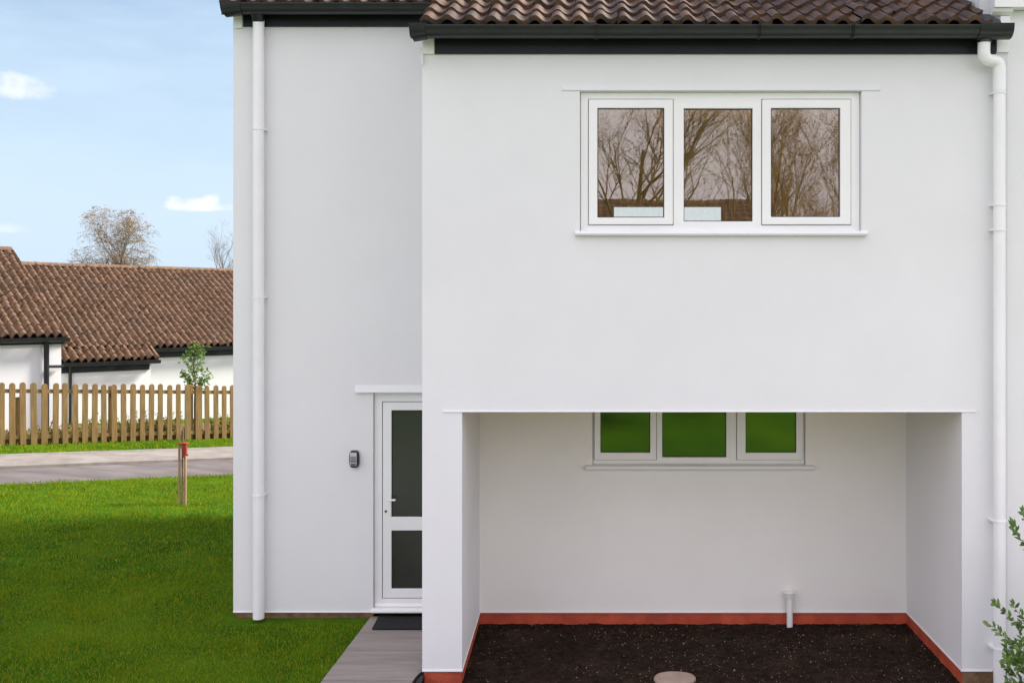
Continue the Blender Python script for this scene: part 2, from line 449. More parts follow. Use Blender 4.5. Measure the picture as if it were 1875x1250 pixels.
# soil bed
soil = MB()
def fsoil(u, v):
    x = -1.332 + u*6.5; y = 6.2 + v*(9.62-6.2)
    n = mnoise.noise(Vector((x*5, y*5, 0)))*0.010 + mnoise.noise(Vector((x*17, y*17, 3)))*0.009 + mnoise.noise(Vector((x*45, y*45, 9)))*0.006
    return (x, y, 0.036 + n)
soil.grid(330, 180, fsoil)
tag(soil.build('soil', M['soil'], smooth='all'), kind='structure')
ch = MB()
rs = np.random.RandomState(5)
def soil_z(x, y): return fsoil((x+1.332)/6.5, (y-6.2)/(9.62-6.2))[2]
for k in range(7000):
    x = rs.uniform(-1.0, 3.15); y = 7.6 + 1.97*rs.rand()**0.85
    s = 0.0010 + 0.0048*rs.rand()**6
    if mnoise.noise(Vector((x*1.5, y*1.5, 4))) < -0.1 and rs.rand() < 0.6: continue
    e = [s*rs.uniform(0.6,1.5) for _ in range(3)]; a = rs.uniform(0, 3.14)
    c, q = math.cos(a), math.sin(a); z = soil_z(x, y) + 0.3*e[2]
    pts = [(e[0],0,0),(-e[0],0,0),(0,e[1],0),(0,-e[1],0),(0,0,e[2]),(0,0,-e[2])]
    ch.add([(x+c*p[0]-q*p[1], y+q*p[0]+c*p[1], z+p[2]) for p in pts],
           [(0,2,4),(2,1,4),(1,3,4),(3,0,4),(2,0,5),(1,2,5),(3,1,5),(0,3,5)])
tag(ch.build('grit', M['chip']), kind='stuff')
cl = MB()
for k in range(5000):
    x = rs.uniform(-1.0, 3.15); y = 7.6 + 1.97*rs.rand(); s = 0.004 + 0.010*rs.rand()**2.5
    e = [s*rs.uniform(0.7,1.3) for _ in range(3)]; a = rs.uniform(0, 3.14)
    c, q = math.cos(a), math.sin(a); z = soil_z(x, y) + 0.1*s
    pts = [(e[0],0,0),(-e[0],0,0),(0,e[1],0),(0,-e[1],0),(0,0,e[2]),(0,0,-e[2])]
    cl.add([(x+c*p[0]-q*p[1], y+q*p[0]+c*p[1], z+p[2]) for p in pts],
           [(0,2,4),(2,1,4),(1,3,4),(3,0,4),(2,0,5),(1,2,5),(3,1,5),(0,3,5)])
tag(cl.build('soil_crumbs', M['soil']), kind='stuff')

# grass blades
def grass(n, poly_fn, box, hmin, hmax, wid, name, seed):
    r = np.random.RandomState(seed)
    xs = r.uniform(box[0], box[1], n); ys = r.uniform(box[2], box[3], n)
    vs, fs = [], []
    for x, y in zip(xs, ys):
        if not poly_fn(x, y): continue
        z = zg(x, y) - 0.005
        cl = 0.75 + 0.5*mnoise.noise(Vector((x*2.2, y*2.2, 1.0)))
        h = r.uniform(hmin, hmax)*cl*(0.35 if (y > 9.42 and x > -3.5 and y < 9.7) else 1.0); a = r.uniform(0, 6.283); ln = r.uniform(0.2, 0.9)*h
        ca, sa = math.cos(a), math.sin(a); b = r.uniform(0, 6.283); wx, wy = math.cos(b)*wid, math.sin(b)*wid
        k = len(vs)
        vs += [(x-wx,y-wy,z),(x+wx,y+wy,z),(x+ca*ln*0.4+wx*0.7,y+sa*ln*0.4+wy*0.7,z+h*0.6),(x+ca*ln*0.4-wx*0.7,y+sa*ln*0.4-wy*0.7,z+h*0.6),(x+ca*ln,y+sa*ln,z+h)]
        fs += [(k,k+1,k+2,k+3),(k+3,k+2,k+4)]
    m = MB(); m.v = vs; m.f = fs
    return tag(m.build(name, M['grass']), kind='stuff')
def near_lawn(x, y):
    if in_house(x, y) or inside_road(x, y): return False
    if y < 9.63 and x > -2.075 - 0.055*(9.585-y): return False
    d = rf[1]-rf[0]
    if d.x*(y-rf[0].y) - d.y*(x-rf[0].x) > 0: return False
    return -0.66*y < x < -1.9 and y > 7.4 and not (y > 9.56 and x > -3.40 and y < 9.7)
def verge(x, y):
    d = cf[1]-cf[0]
    s = d.x*(y-cf[0].y) - d.y*(x-cf[0].x)
    return 0 < s and s < 2.0*d.length*0.5 and -0.66*y < x < -0.3*y
grass(150000, near_lawn, (-9.6, -1.95, 7.4, 11.0), 0.022, 0.055, 0.0026, 'grass', 1)
grass(110000, near_lawn, (-12.5, -3.0, 11.0, 17.5), 0.030, 0.060, 0.0042, 'grass', 2)
grass(60000, verge, (-14.5, -5.0, 15.5, 24.0), 0.035, 0.085, 0.006, 'grass', 3)

# ------------------------------------------------------------------ tiles, gutters and pipes
def tiles(mb, o, u, v, nrm, ncol, nrow, tw, gauge, amp, seg=8, lift=0.022, seed=1, t0=0.0, jit=1.0, barrel=False):
    """o: lower left corner; u along the eave, v up the slope; every tile a piece of its own"""
    r = random.Random(seed)
    def prof(t):
        if barrel: return amp*math.sin(math.pi*t/0.66)**0.7 if t < 0.66 else -0.35*amp*math.sin(math.pi*(t-0.66)/0.34)
        if t < 0.56: return amp*math.sin(math.pi*t/0.56)
        return -0.45*amp*math.sin(math.pi*(t-0.56)/0.44)
    L = gauge*1.18
    for j in range(nrow):
        for i in range(ncol):
            du = r.gauss(0, 0.0035)*jit; dv = r.gauss(0, 0.007)*jit; dn = abs(r.gauss(0, 0.004))*jit; tilt = r.gauss(0, 0.006)*jit
            n0 = len(mb.v)
            for (row, hv, hn) in ((0, 0.0, -0.013), (1, 0.0, lift), (2, 0.5*L, lift*0.5), (3, L, 0.0)):
                for k in range(seg+1):
                    t = k/seg*1.06
                    p = o + u*((t0+i+t)*tw + du) + v*(j*gauge + hv + dv) + nrm*(prof(t if t <= 1 else t-1) + hn + dn + tilt*(t-0.5))
                    mb.v.append(tuple(p))
            w = seg+1
            for a in range(3):
                for k in range(seg):
                    q = n0 + a*w + k
                    mb.f.append((q, q+1, q+w+1, q+w))
    return mb

def gutter_profile(r):
    pr = [(-r, 0.004), (-r-0.008, 0.0), (-r-0.008, -0.012)]
    for k in range(1, 9):
        a = math.pi*k/9; pr.append((-r*math.cos(a), -r*1.0*math.sin(a)-0.012))
    pr += [(r, -0.012), (r, 0.004), (r-0.006, 0.004), (r-0.006, -0.012)]
    for k in range(8, 0, -1):
        a = math.pi*k/9; pr.append((-(r-0.006)*math.cos(a), -(r-0.006)*math.sin(a)-0.012))
    pr += [(-r+0.006, -0.012), (-r+0.006, 0.004)]
    return pr

# ------------------------------------------------------------------ the white house
XL, XB, XR = -3.408, -1.336, 3.53
D1, D2, DR = 8.182, 9.585, 14.4
XI0, XI1 = -1.005, 3.156                  # the open recess under the first floor
ZB = 0.162                                # foot of the render
ZL = P(0, 753, D1).z                      # head of the recess
ZT1, ZT2 = P(0, 100, D1).z, P(0, 50, D2).z
def fx(px): return (px-VX)*D1/F
def fz(py): return CZ-(py-VY)*D1/F
def bx(px): return (px-VX)*D2/F
def bz(py): return CZ-(py-VY)*D2/F

H = root('white_house', (0, D2, 0), 'white rendered two-storey house with open recess under its first floor', 'house')
YF = D1 + 0.30
wx0, wx1, wz0, wz1 = fx(1062), fx(1578), fz(425), fz(167)
w1 = MB()
xs = [XB, XI0, wx0, wx1, XI1, XR]; zs = [ZB, ZL, wz0, wz1, ZT1+0.12]
w1.wall(xs, zs, lambda i, j: not (j == 0 and 1 <= i <= 3) and not (i == 2 and j == 2), D1, YF)
w1.box(XB, XI0, YF, D2+0.3, ZB, 5.42).box(XI1, XR, YF, D2+0.3, ZB, 5.42)
w1.box(XI0, XI1, YF, D2+0.3, ZL, ZL+0.2)
w1.box(XB, XB+0.3, D2+0.3, DR, 4.9, 5.9)
w1.build('front_wall', M['render'], H)
w2 = MB()
lx0, lx1, lz0, lz1 = bx(1085), bx(1475), bz(851), ZL-0.07
w2.wall([XI0, lx0, lx1, XI1], [ZB, lz0, lz1, ZL], lambda i, j: not (i == 1 and j == 1), D2, D2+0.3)
w2.build('recess_wall', M['recess'], H)
w3 = MB()
dx0, dx1, dz0, dz1 = bx(683), bx(683)+0.70, ZB, bz(718)
w3.wall([XL, dx0, dx1, XB], [ZB, dz1, ZT2+0.14], lambda i, j: not (i == 1 and j == 0), D2, D2+0.3)
def ridge(y, z0, y0): return z0 + (y-y0)*math.tan(R(28))
w3.box(XL, XL+0.3, D2+0.3, DR, ZB, 5.95)
RY = 11.9
w3.add([(XL, D2+0.3, 5.95),(XL, DR, 5.95),(XL, RY, 7.55),(XL+0.3, D2+0.3, 5.95),(XL+0.3, DR, 5.95),(XL+0.3, RY, 7.55)], [(0,2,1),(3,4,5),(0,3,5,2),(1,2,5,4)])
w3.build('wing_wall', M['render'], H)
rw = MB()
rwx0, rwx1, rwz0, rwz1 = 0.40, 2.10, 3.2, P(0, 371, DR).z
rw.wall([XL, rwx0, rwx1, 5.0], [0.0, rwz0, rwz1, 5.95], lambda i, j: not (i == 1 and j == 1), DR, DR+0.3)
rw.build('rear_wall', M['render'], H)
rwin = MB().ring((rwx0, rwx1, rwz0, rwz1), (rwx0+0.06, rwx1-0.06, rwz0+0.06, rwz1-0.06), DR+0.05, DR+0.12)
rwin.box((rwx0+rwx1)/2-0.03, (rwx0+rwx1)/2+0.03, DR+0.052, DR+0.118, rwz0+0.06, rwz1-0.06)
rwin.box(rwx0-0.07, rwx1+0.07, DR-0.02, DR, rwz1, rwz1+0.07).box(rwx0-0.07, rwx0, DR-0.02, DR, rwz0, rwz1).box(rwx1, rwx1+0.07, DR-0.02, DR, rwz0, rwz1)
rwin.build('rear_window', M['stake'], H)
# rooms behind the windows
rm = MB()
a0, a1 = XI0+0.01, XI1-0.01
def room(m, x0, x1, y0, y1, z0, z1, front=True):
    m.add([(x0,y0,z0),(x0,y1,z0),(x0,y1,z1),(x0,y0,z1)], [(0,1,2,3)])
    m.add([(x1,y0,z0),(x1,y0,z1),(x1,y1,z1),(x1,y1,z0)], [(0,1,2,3)])
    m.add([(x0,y0,z1),(x0,y1,z1),(x1,y1,z1),(x1,y0,z1)], [(0,1,2,3)])
room(rm, a0, a1, YF+0.01, DR-0.03, ZL+0.32, 4.88)
rm.wall([a0, rwx0-0.002, rwx1+0.002, a1], [ZL+0.32, rwz0-0.002, rwz1+0.002, 4.88], lambda i, j: not (i == 1 and j == 1), DR-0.028, DR-0.024)
rm.build('inner_wall', M['inner'], H)
MB().add([(a0,YF+0.01,ZL+0.3),(a1,YF+0.01,ZL+0.3),(a1,DR-0.03,ZL+0.3),(a0,DR-0.03,ZL+0.3)], [(0,1,2,3)]).build('floor', M['carpet'], H)
dr = MB()
for (x0, x1) in ((XL+0.31, XB-0.02), (a0, a1)):
    dr.add([(x0,D2+1.6,0),(x1,D2+1.6,0),(x1,D2+1.6,2.5),(x0,D2+1.6,2.5)], [(0,1,2,3)])
    dr.add([(x0,D2+0.31,0),(x0,D2+1.6,0),(x0,D2+1.6,2.5),(x0,D2+0.31,2.5)], [(0,1,2,3)])
    dr.add([(x1,D2+0.31,0),(x1,D2+1.6,0),(x1,D2+1.6,2.5),(x1,D2+0.31,2.5)], [(0,1,2,3)])
    dr.add([(x0,D2+0.31,2.5),(x1,D2+0.31,2.5),(x1,D2+1.6,2.5),(x0,D2+1.6,2.5)], [(0,1,2,3)])
    dr.add([(x0,D2+0.31,0.1),(x1,D2+0.31,0.1),(x1,D2+1.6,0.1),(x0,D2+1.6,0.1)], [(0,1,2,3)])
dr.build('hallway', M['dark_room'], H)

MB().box(XI0+0.004, XI1-0.004, YF-0.28, D2-0.004, ZL-0.006, ZL-0.001).build('bounce_soffit', M['bounce_soffit'], H)  # unseen tan sheet added under the ceiling to warm the recess by bounce
# plinths below the render
pl = MB()
pl.box(XI0-0.012, XI1+0.012, D2-0.012+0.024, D2+0.2, -0.1, ZB-0.001)
pl.box(XB+0.012, XI0-0.006, D1+0.012, D2+0.2, -0.1, ZB-0.001)
pl.box(XI1+0.006, XI1+0.20, D1+0.014, D2+0.2, -0.1, ZB-0.001)
pl.build('red_plinth', M['redplinth'], H, bevel=0.004)
bp_ = MB()
bp_.box(XL+0.016, bx(683), D2+0.012, D2+0.2, -0.1, ZB-0.001).box(XL+0.016, XL+0.2, D2+0.2, DR, -0.3, ZB-0.001)
bp_.build('brown_plinth', M['brownplinth'], H, bevel=0.003)
MB().box(XI1+0.008, XR, D1+0.006, D1+0.0135, -0.1, ZB-0.002).build('brown_plinth', M['brownplinth'], H)
# thin bell bead at the foot of the render and the drip beads over the openings
bd = MB()
def bead_f(m, x0, x1, y, z): m.box(x0, x1, y-0.008, y+0.02, z-0.010, z+0.004)
bead_f(bd, XB, XI0+0.006, D1, ZB); bead_f(bd, XI1-0.006, XR-0.12, D1, ZB)
bead_f(bd, XI0+0.006, XI1-0.006, D2, ZB); bead_f(bd, XL, bx(683)-0.004, D2, ZB)
bd.box(XI0-0.004, XI0+0.006, D1+0.02, D2-0.008, ZB-0.010, ZB+0.004).box(XI1-0.006, XI1+0.004, D1+0.02, D2-0.008, ZB-0.010, ZB+0.004)
bd.build('foot_bead', M['trim'], H, bevel=0.002)
def drip(x0, x1, y, z, h, proj=0.022):
    m = MB()
    m.prism([(0.003,h),(-proj,0.006),(-proj,0.0),(0.003,0.0)], Vector((0,1,0)), Vector((0,0,1)), Vector((x0,y,z)), Vector((x1,y,z)))
    return m.build('lintel', M['render'], H, weld=True)
drip(fx(1030), fx(1611), D1, fz(166), 0.055, 0.010)
drip(fx(811), fx(1788), D1, ZL-0.004, 0.014, 0.010)
drip(bx(651), XB-0.003, D2, bz(718), 0.078, 0.030)

# ---- windows
def window(name, rect, y, panes, sash, zsill, sillx, S, label):
    """rect: outer frame in px; panes: px rects; sash: px rects or None; S = (x(), z()) px converters"""
    cx, cz = S
    X0, Y0, X1, Y1 = rect
    x0, x1, z0, z1 = cx(X0), cx(X1), cz(Y1), cz(Y0)
    # fixed frame: outer ring plus mullions, split at the lights
    W = MB()
    lights = []
    for p, s in zip(panes, sash):
        q = s or p
        lights.append((cx(q[0]), cx(q[2]), cz(q[3]), cz(q[1])))
    xb = [x0]; 
    for l in lights: xb += [l[0], l[1]]
    xb.append(x1)
    zlo = sorted(set([z0] + [round(l[2],5) for l in lights] + [round(l[3],5) for l in lights] + [z1]))
    def solid(i, j):
        zc = (zlo[j]+zlo[j+1])/2
        if i % 2 == 1:
            l = lights[i//2]
            return not (l[2] < zc < l[3])
        return True
    W.wall(xb, zlo, solid, y, y+0.07)
    o = W.build(name, M['upvc'], H, bevel=0.004)
    if label: o['label'] = label
    for p, s in zip(panes, sash):
        a0, a1, b0, b1 = cx(p[0]), cx(p[2]), cz(p[3]), cz(p[1])
        yg = y+0.035
        if s:
            c0, c1, e0, e1 = cx(s[0]), cx(s[2]), cz(s[3]), cz(s[1])
            g = 0.005
            MB().ring((c0+g, c1-g, e0+g, e1-g), (a0, a1, b0, b1), y-0.014, y+0.05).build('sash', M['upvc'], o, bevel=0.006)
            MB().ring((c0, c1, e0, e1), (c0+0.03, c1-0.03, e0+0.03, e1-0.03), y+0.008, y+0.02).build('joint', M['joint'], o)
            yg = y+0.012
        t = 0.0075
        MB().ring((a0, a1, b0, b1), (a0+t, a1-t, b0+t, b1-t), yg-0.006, yg+0.01).build('gasket', M['seal'], o)
        MB().add([(a0,yg,b0),(a1,yg,b0),(a1,yg,b1),(a0,yg,b1)], [(0,1,2,3)]).build('pane', M['glass_up'] if y < 9 else M['glass_low'], o)
    # sill with a rounded nose
    zs0, zs1 = cz(zsill[1]), cz(zsill[0]); h = zs1-zs0
    pr = [(0.09,h),(-0.03,h),(-0.052,h*0.80),(-0.058,h*0.45),(-0.052,h*0.12),(-0.044,0.0),(0.0,0.0),(0.0,0.002),(0.09,0.002)]
    yw = D1 if y < 9 else D2
    MB().prism(pr, Vector((0,1,0)), Vector((0,0,1)), Vector((cx(sillx[0]), yw, zs0)), Vector((cx(sillx[1]), yw, zs0))).build('sill', M['upvc'], o, weld=True)
    return o
window('window', (1063,167.5,1577,424), D1+0.045, [(1094,197,1217,398),(1253,197,1380,405),(1413,197,1540.5,397)],
       [(1077,180,1234,412),None,(1396,180,1561,412)], (423,431.5), (1053,1586), (fx, fz), 'upper window of three lights showing bare trees in its glass')
window('window', (1086,711,1474,850.5), D2+0.03, [(1099.5,720,1191,829),(1213,720,1331,838),(1366,720,1459,829)],
       [(1087.5,714,1203,843),None,(1349,714,1472,843)], (850.5,858.5), (1073,1490), (bx, bz), 'lower window of three lights with green lawn mirrored in its glass under the first floor')

# ---- door
dy = D2+0.04
D_ = MB()
ox0, ox1, oz0, oz1 = dx0+0.004, dx1-0.002, bz(1114), dz1-0.003
ix0, ix1, iz0, iz1 = bx(698), ox1-0.045, bz(1098), bz(736)
D_.ring((ox0,ox1,oz0,oz1), (ix0,ix1,iz0,iz1), dy, dy+0.07)
door = D_.build('door', M['upvc'], H, bevel=0.004)
lf = MB()
px0, px1 = bx(715), ix1-0.10
lx = [ix0+0.006, px0, px1, ix1-0.006]; lz = [iz0+0.006, bz(1080), bz(973), bz(948), bz(752), iz1-0.006]
lf.wall(lx, lz, lambda i, j: not (i == 1 and j in (1, 3)), dy+0.004, dy+0.06)
lf.build('leaf', M['upvc'], door, bevel=0.005)
MB().ring((ix0,ix1,iz0,iz1), (ix0+0.03,ix1-0.03,iz0+0.03,iz1-0.03), dy+0.03, dy+0.04).build('joint', M['seal'], door)
for (za, zb_) in ((lz[1], lz[2]), (lz[3], lz[4])):
    MB().ring((px0,px1,za,zb_), (px0+0.008,px1-0.008,za+0.008,zb_-0.008), dy+0.018, dy+0.034).build('gasket', M['seal'], door)
    MB().add([(px0,dy+0.026,za),(px1,dy+0.026,za),(px1,dy+0.026,zb_),(px0,dy+0.026,zb_)], [(0,1,2,3)]).build('pane', M['glass_door'], door)
hm = MB()
hx, hz = bx(713), bz(914.5)
hm.box(hx-0.009, hx+0.009, dy-0.008, dy+0.004, bz(945), bz(905))
hm.tube([(hx, dy-0.006, hz), (hx, dy-0.05, hz), (hx+0.006, dy-0.056, hz), (hx+0.062, dy-0.056, hz)], 0.0095, 10)
hm.build('handle', M['pipe'], door, smooth=True)
MB().tube([(bx(705), dy+0.004, bz(937.5)), (bx(705), dy-0.004, bz(937.5))], 0.011, 14).build('lock', M['black'], door, smooth=True)
MB().prism([(0.0,0.0),(-0.055,-0.002),(-0.055,0.012),(-0.02,0.026),(0.10,0.026),(0.10,0.0)], Vector((0,1,0)), Vector((0,0,1)),
           Vector((dx0-0.008, D2, bz(1117.5))), Vector((XB-0.004, D2, bz(1117.5)))).build('threshold', M['upvc'], door, weld=True)
MB().prism([(0.0,0.0),(-0.012,0.0),(-0.012,0.012),(0.0,0.03)], Vector((0,1,0)), Vector((0,0,1)), Vector((ox0+0.004, dy, bz(1112))), Vector((ox1, dy, bz(1112)))).build('weather_bar', M['upvc'], door, weld=True)

# ---- roofs of the house
PI28 = R(28)
vup, nup = Vector((0, math.cos(PI28), math.sin(PI28))), Vector((0, -math.sin(PI28), math.cos(PI28)))
U = Vector((1, 0, 0))
def house_roof(name, xa, xb, ey, ez, tw, cols, seed):
    """roof surface from the eave (ey, ez) to the ridge, both slopes"""
    rz = ez + (RY-ey)*math.tan(PI28)
    by = 2*RY-ey
    m = tiles(MB(), Vector((xa, ey, ez)), U, vup, nup, cols, int((RY-ey)/math.cos(PI28)/0.255)+1, tw, 0.255, 0.034, 10, seed=seed, lift=0.030, jit=1.6)
    vb, nb_ = Vector((0,-vup.y,vup.z)), Vector((0,-nup.y,nup.z))
    tiles(m, Vector((xb, by, ez)), -U, vb, nb_, cols, int((RY-ey)/math.cos(PI28)/0.30)+1, tw, 0.30, 0.026, 4, seed=seed+9)
    o = m.build(name, M['tile'], H, smooth=True)
    d = 0.035
    s = MB()
    s.add([(xa,ey+0.05,ez-d),(xb,ey+0.05,ez-d),(xb,RY,rz-d),(xa,RY,rz-d),(xb,by-0.05,ez-d),(xa,by-0.05,ez-d),
           (xa,ey+0.05,ez-d-0.06),(xb,ey+0.05,ez-d-0.06),(xb,RY,rz-d-0.06),(xa,RY,rz-d-0.06),(xb,by-0.05,ez-d-0.06),(xa,by-0.05,ez-d-0.06)],
          [(0,1,2,3),(3,2,4,5),(7,6,9,8),(8,9,11,10),(0,6,7,1),(1,7,8,2),(2,8,10,4),(5,11,9,3),(3,9,6,0),(4,10,11,5)])
    s.build('roof_deck', M['under'], o)
    pr = [(0.11*math.cos(a), 0.09*math.sin(a)) for a in [math.pi*k/8 for k in range(9)]]
    MB().prism(pr, Vector((0,1,0)), Vector((0,0,1)), Vector((xa,RY,rz+0.0)), Vector((xb,RY,rz+0.0))).build('ridge_tile', M['tile'], o)
    return o
E1Y = 7.985; E1Z = P(0, 44, E1Y).z + 0.005
house_roof('roof', fx(773)+0.01, 3.315, E1Y, E1Z, 0.1785, 26, 3)
E2Y = D2-0.20; E2Z = P(0, 4, E2Y).z - 0.015
house_roof('roof', XL-0.06, XB+0.02, E2Y, E2Z, 0.1785, 12, 4)
# step between the two roofs, closed by a tiled verge
s = MB(); t28 = math.tan(PI28)
s.add([(XB+0.012,D1-0.02,E1Z-0.16),(XB+0.012,RY,E1Z-0.05+(RY-E1Y)*t28),(XB+0.012,RY,E1Z-0.6+(RY-E1Y)*t28),(XB+0.012,D1-0.02,E1Z-0.30),
       (XB-0.012,D1-0.02,E1Z-0.16),(XB-0.012,RY,E1Z-0.05+(RY-E1Y)*t28),(XB-0.012,RY,E1Z-0.6+(RY-E1Y)*t28),(XB-0.012,D1-0.02,E1Z-0.30)],
      [(0,1,2,3),(7,6,5,4),(0,4,5,1),(3,2,6,7),(0,3,7,4)])
s.build('verge', M['render'], H)

# ---- fascias, gutters, eaves boxes
def eave(xa, xb, yw, zt, zb, gy_, gz, r, clips, fx0, fx1, ends):
    fb = MB().box(fx0, fx1, yw-0.022, yw-0.001, zb, zb+(zt-zb)*0.52).box(fx0, fx1, yw-0.030, yw-0.001, zb+(zt-zb)*0.52+0.002, zt)
    fb.build('fascia', M['fascia'], H, bevel=0.002)
    gt = MB().prism(gutter_profile(r), Vector((0,1,0)), Vector((0,0,1)), Vector((xa, gy_, gz)), Vector((xb, gy_, gz)))
    go = gt.build('gutter', M['black'], H, smooth=True, weld=True)
    for c in clips:
        k = MB()
        for dx in (-0.012, 0.004):
            k.prism([(q[0]*1.16, q[1]*1.16+0.004) for q in gutter_profile(r)[:11]]+[(r*0.9,0)], Vector((0,1,0)), Vector((0,0,1)), Vector((c+dx, gy_, gz)), Vector((c+dx+0.006, gy_, gz)))
        k.build('bracket', M['black'], go, weld=True)
    for (x0, x1, flare) in ends:
        e = MB(); q = [(-r-0.014, 0.012)] + [(-(r+0.010)*math.cos(a), -(r+0.010)*math.sin(a)-0.012) for a in [math.pi*k/12 for k in range(1,12)]] + [(r+0.008, 0.012)]
        n = len(q)
        vs = [(x0, gy_+p, gz+z) for p, z in q] + [(x1, gy_+p, gz+z) for p, z in q]
        if flare:   # splayed end: the foot is cut back
            vs = [(x0 + flare*max(0, -z)/r*0.5, gy_+p, gz+z - (0.018 if z < -r*0.6 else 0)) for p, z in q] + [(x1, gy_+p, gz+z) for p, z in q]
        e.add(vs, [(i,(i+1)%n,n+(i+1)%n,n+i) for i in range(n)] + [tuple(range(n))[::-1], tuple(range(n,2*n))])
        e.build('end_cap', M['black'], go, smooth=True, weld=True)
    return go
G1Y = 8.02
g1 = eave(P(752,0,G1Y).x, P(1848,0,G1Y).x, D1, fz(66), fz(100), G1Y, P(0,50,G1Y).z, 0.080,
     [P(c,0,G1Y).x for c in (1092,1389,1559)], fx(797), fx(1822), [(P(751,0,G1Y).x, P(782,0,G1Y).x, 0.05), (P(1788,0,G1Y).x, P(1849,0,G1Y).x, 0.0)])
G2Y = 9.42
g2 = eave(P(408,0,G2Y).x, XB+0.0, D2, bz(20), bz(50), G2Y, P(0,9,G2Y).z, 0.080,
     [], bx(447), XB-0.002, [(P(407,0,G2Y).x, P(445,0,G2Y).x, 0.06)])
for bb in ((fx(774.5), fx(796), D1-0.026, D1-0.001, fz(100), fz(68)), (fx(1823), fx(1846), D1-0.026, D1-0.003, fz(97), fz(69)), (bx(431), bx(445), D2-0.026, D2-0.001, bz(53), bz(22))):
    MB().box(*bb).build('eaves_box', M['trim'], H, bevel=0.003)

# ---- downpipes
def collar(m, x, y, z, r, h=0.02): m.tube([(x,y,z-h),(x,y,z-h*0.9),(x,y,z+h*0.9),(x,y,z+h)], [r, r+0.006, r+0.006, r], 20)
def clip_(m, x, y, z, r, yw, w): m.tube([(x,y,z-0.008),(x,y,z+0.008)], r+0.005, 20).box(x-r-w, x+r+w, y, yw-0.001, z-0.007, z+0.007)
yp = D2-0.075
pxl = P(473.5,0,yp).x; rp = 0.054
zp = lambda py: CZ-(py-VY)*yp/F
dp = MB().tube([(pxl,yp,zp(33)),(pxl,yp,zp(1131))], rp, 24).build('downpipe', M['pipe'], H, smooth=True)
for py in (237, 544, 906):
    m = MB(); clip_(m, pxl, yp, zp(py), rp, D2, 0.012); m.build('clip', M['pipe'], dp, smooth=True)
MB().tube([(pxl, yp+0.0, zp(38)), (pxl, yp-0.03, zp(30)), (pxl, G2Y, zp(16))], [0.058,0.058,0.070], 20).build('outlet', M['black'], dp, smooth=True)
yq = D1-0.085
zq = lambda py: CZ-(py-VY)*yq/F
xq = lambda px: (px-VX)*yq/F
rq = 0.049
def bend(pts, n=8):
    """round off the corners of a polyline"""
    pts = [Vector(p) for p in pts]; o = [pts[0]]
    for i in range(1, len(pts)-1):
        a, b, c = pts[i-1], pts[i], pts[i+1]
        r = min((b-a).length, (c-b).length)*0.48
        p, q = b+(a-b).normalized()*r, b+(c-b).normalized()*r
        for k in range(n+1):
            t = k/n; o.append(p*(1-t)**2 + b*2*t*(1-t) + q*t*t)
    return o + [pts[-1]]
X1_, X2_ = xq(1797.5), xq(1830)
p2 = MB().tube(bend([(X1_,yq-0.05,zq(79)),(X1_,yq-0.04,zq(112)),(X2_,yq,zq(112)),(X2_,yq,zq(160))]), rq, 24)
p2.tube([(X2_,yq,zq(155)),(X2_,yq,zq(1275))], rq-0.002, 24)
dq = p2.build('downpipe', M['pipe'], H, smooth=True)
MB().tube([(X2_,yq,zq(125)),(X2_,yq,zq(167))], rq+0.003, 24).build('socket', M['pipe'], dq, smooth=True)
for py in (170, 375, 421, 953, 1186):
    m = MB(); clip_(m, X2_, yq, zq(py), rq-0.001, D1, 0.014 if py > 900 else 0.004); m.build('clip', M['pipe'], dq, smooth=True)
MB().tube([(X1_,yq-0.05,zq(81)),(X1_,yq-0.05,zq(64))], [rq+0.008,rq+0.006], 20).build('outlet', M['black'], dq, smooth=True)
# waste pipe with hopper head against the back of the recess
yv = D2-0.06
zv = lambda py: CZ-(py-VY)*yv/F
xv = (1446-VX)*yv/F
wp = MB().tube([(xv,yv,zv(1149)),(xv,yv,zv(1090))], 0.029, 18).build('waste_pipe', M['pipe'], H, smooth=True)
MB().tube([(xv-0.004,yv,zv(1094)),(xv-0.004,yv,zv(1091)),(xv-0.004,yv,zv(1086)),(xv-0.004,yv,zv(1084)),(xv-0.004,yv,zv(1083.5))], [0.036,0.042,0.044,0.050,0.047], 18).build('hopper', M['pipe'], wp, smooth=True)

# ------------------------------------------------------------------ the house joined on at the right
NH = root('neighbouring_house', (4.5, D1, 0), 'white end of the taller house joined on behind the right downpipe', 'house')
nw = MB()
nx = fx(1843)
nw.box(XR+0.001, 8.0, D1-0.002, DR, -0.1, 6.0)
nw.box(3.36, 8.0, D1+0.14, DR, 6.002, 7.1)
nw.box(3.36, XR-0.002, D1+0.14, DR, 5.43, 6.0)
nw.add([(3.36,8.6,7.1),(8,8.6,7.1),(8,RY,9.3),(3.36,RY,9.3),(3.36,DR,7.1),(8,DR,7.1)], [(0,1,2,3),(3,2,5,4),(0,3,4),(1,5,2)])
nw.build('wall', M['render'], NH)
kn = MB()
yk = D1-0.06
zk = lambda py: CZ-(py-VY)*yk/F
kx = lambda px: (px-VX)*yk/F
kn.box(kx(1818), 8.0, yk-0.04, D1-0.013, zk(16), zk(-40))
kn.prism([(0,0),(0,0.055),(-0.075,0.055),(-0.06,0.03),(-0.03,0.008)], Vector((0,1,0)), Vector((0,0,1)), Vector((kx(1817), D1-0.013, zk(29))), Vector((kx(1854), D1-0.013, zk(29))))
kn.box(kx(1833), kx(1851), D1-0.05, D1-0.003, zk(43), zk(29.5))
kn.build('corbel', M['trim'], NH, bevel=0.004)
fl = MB()
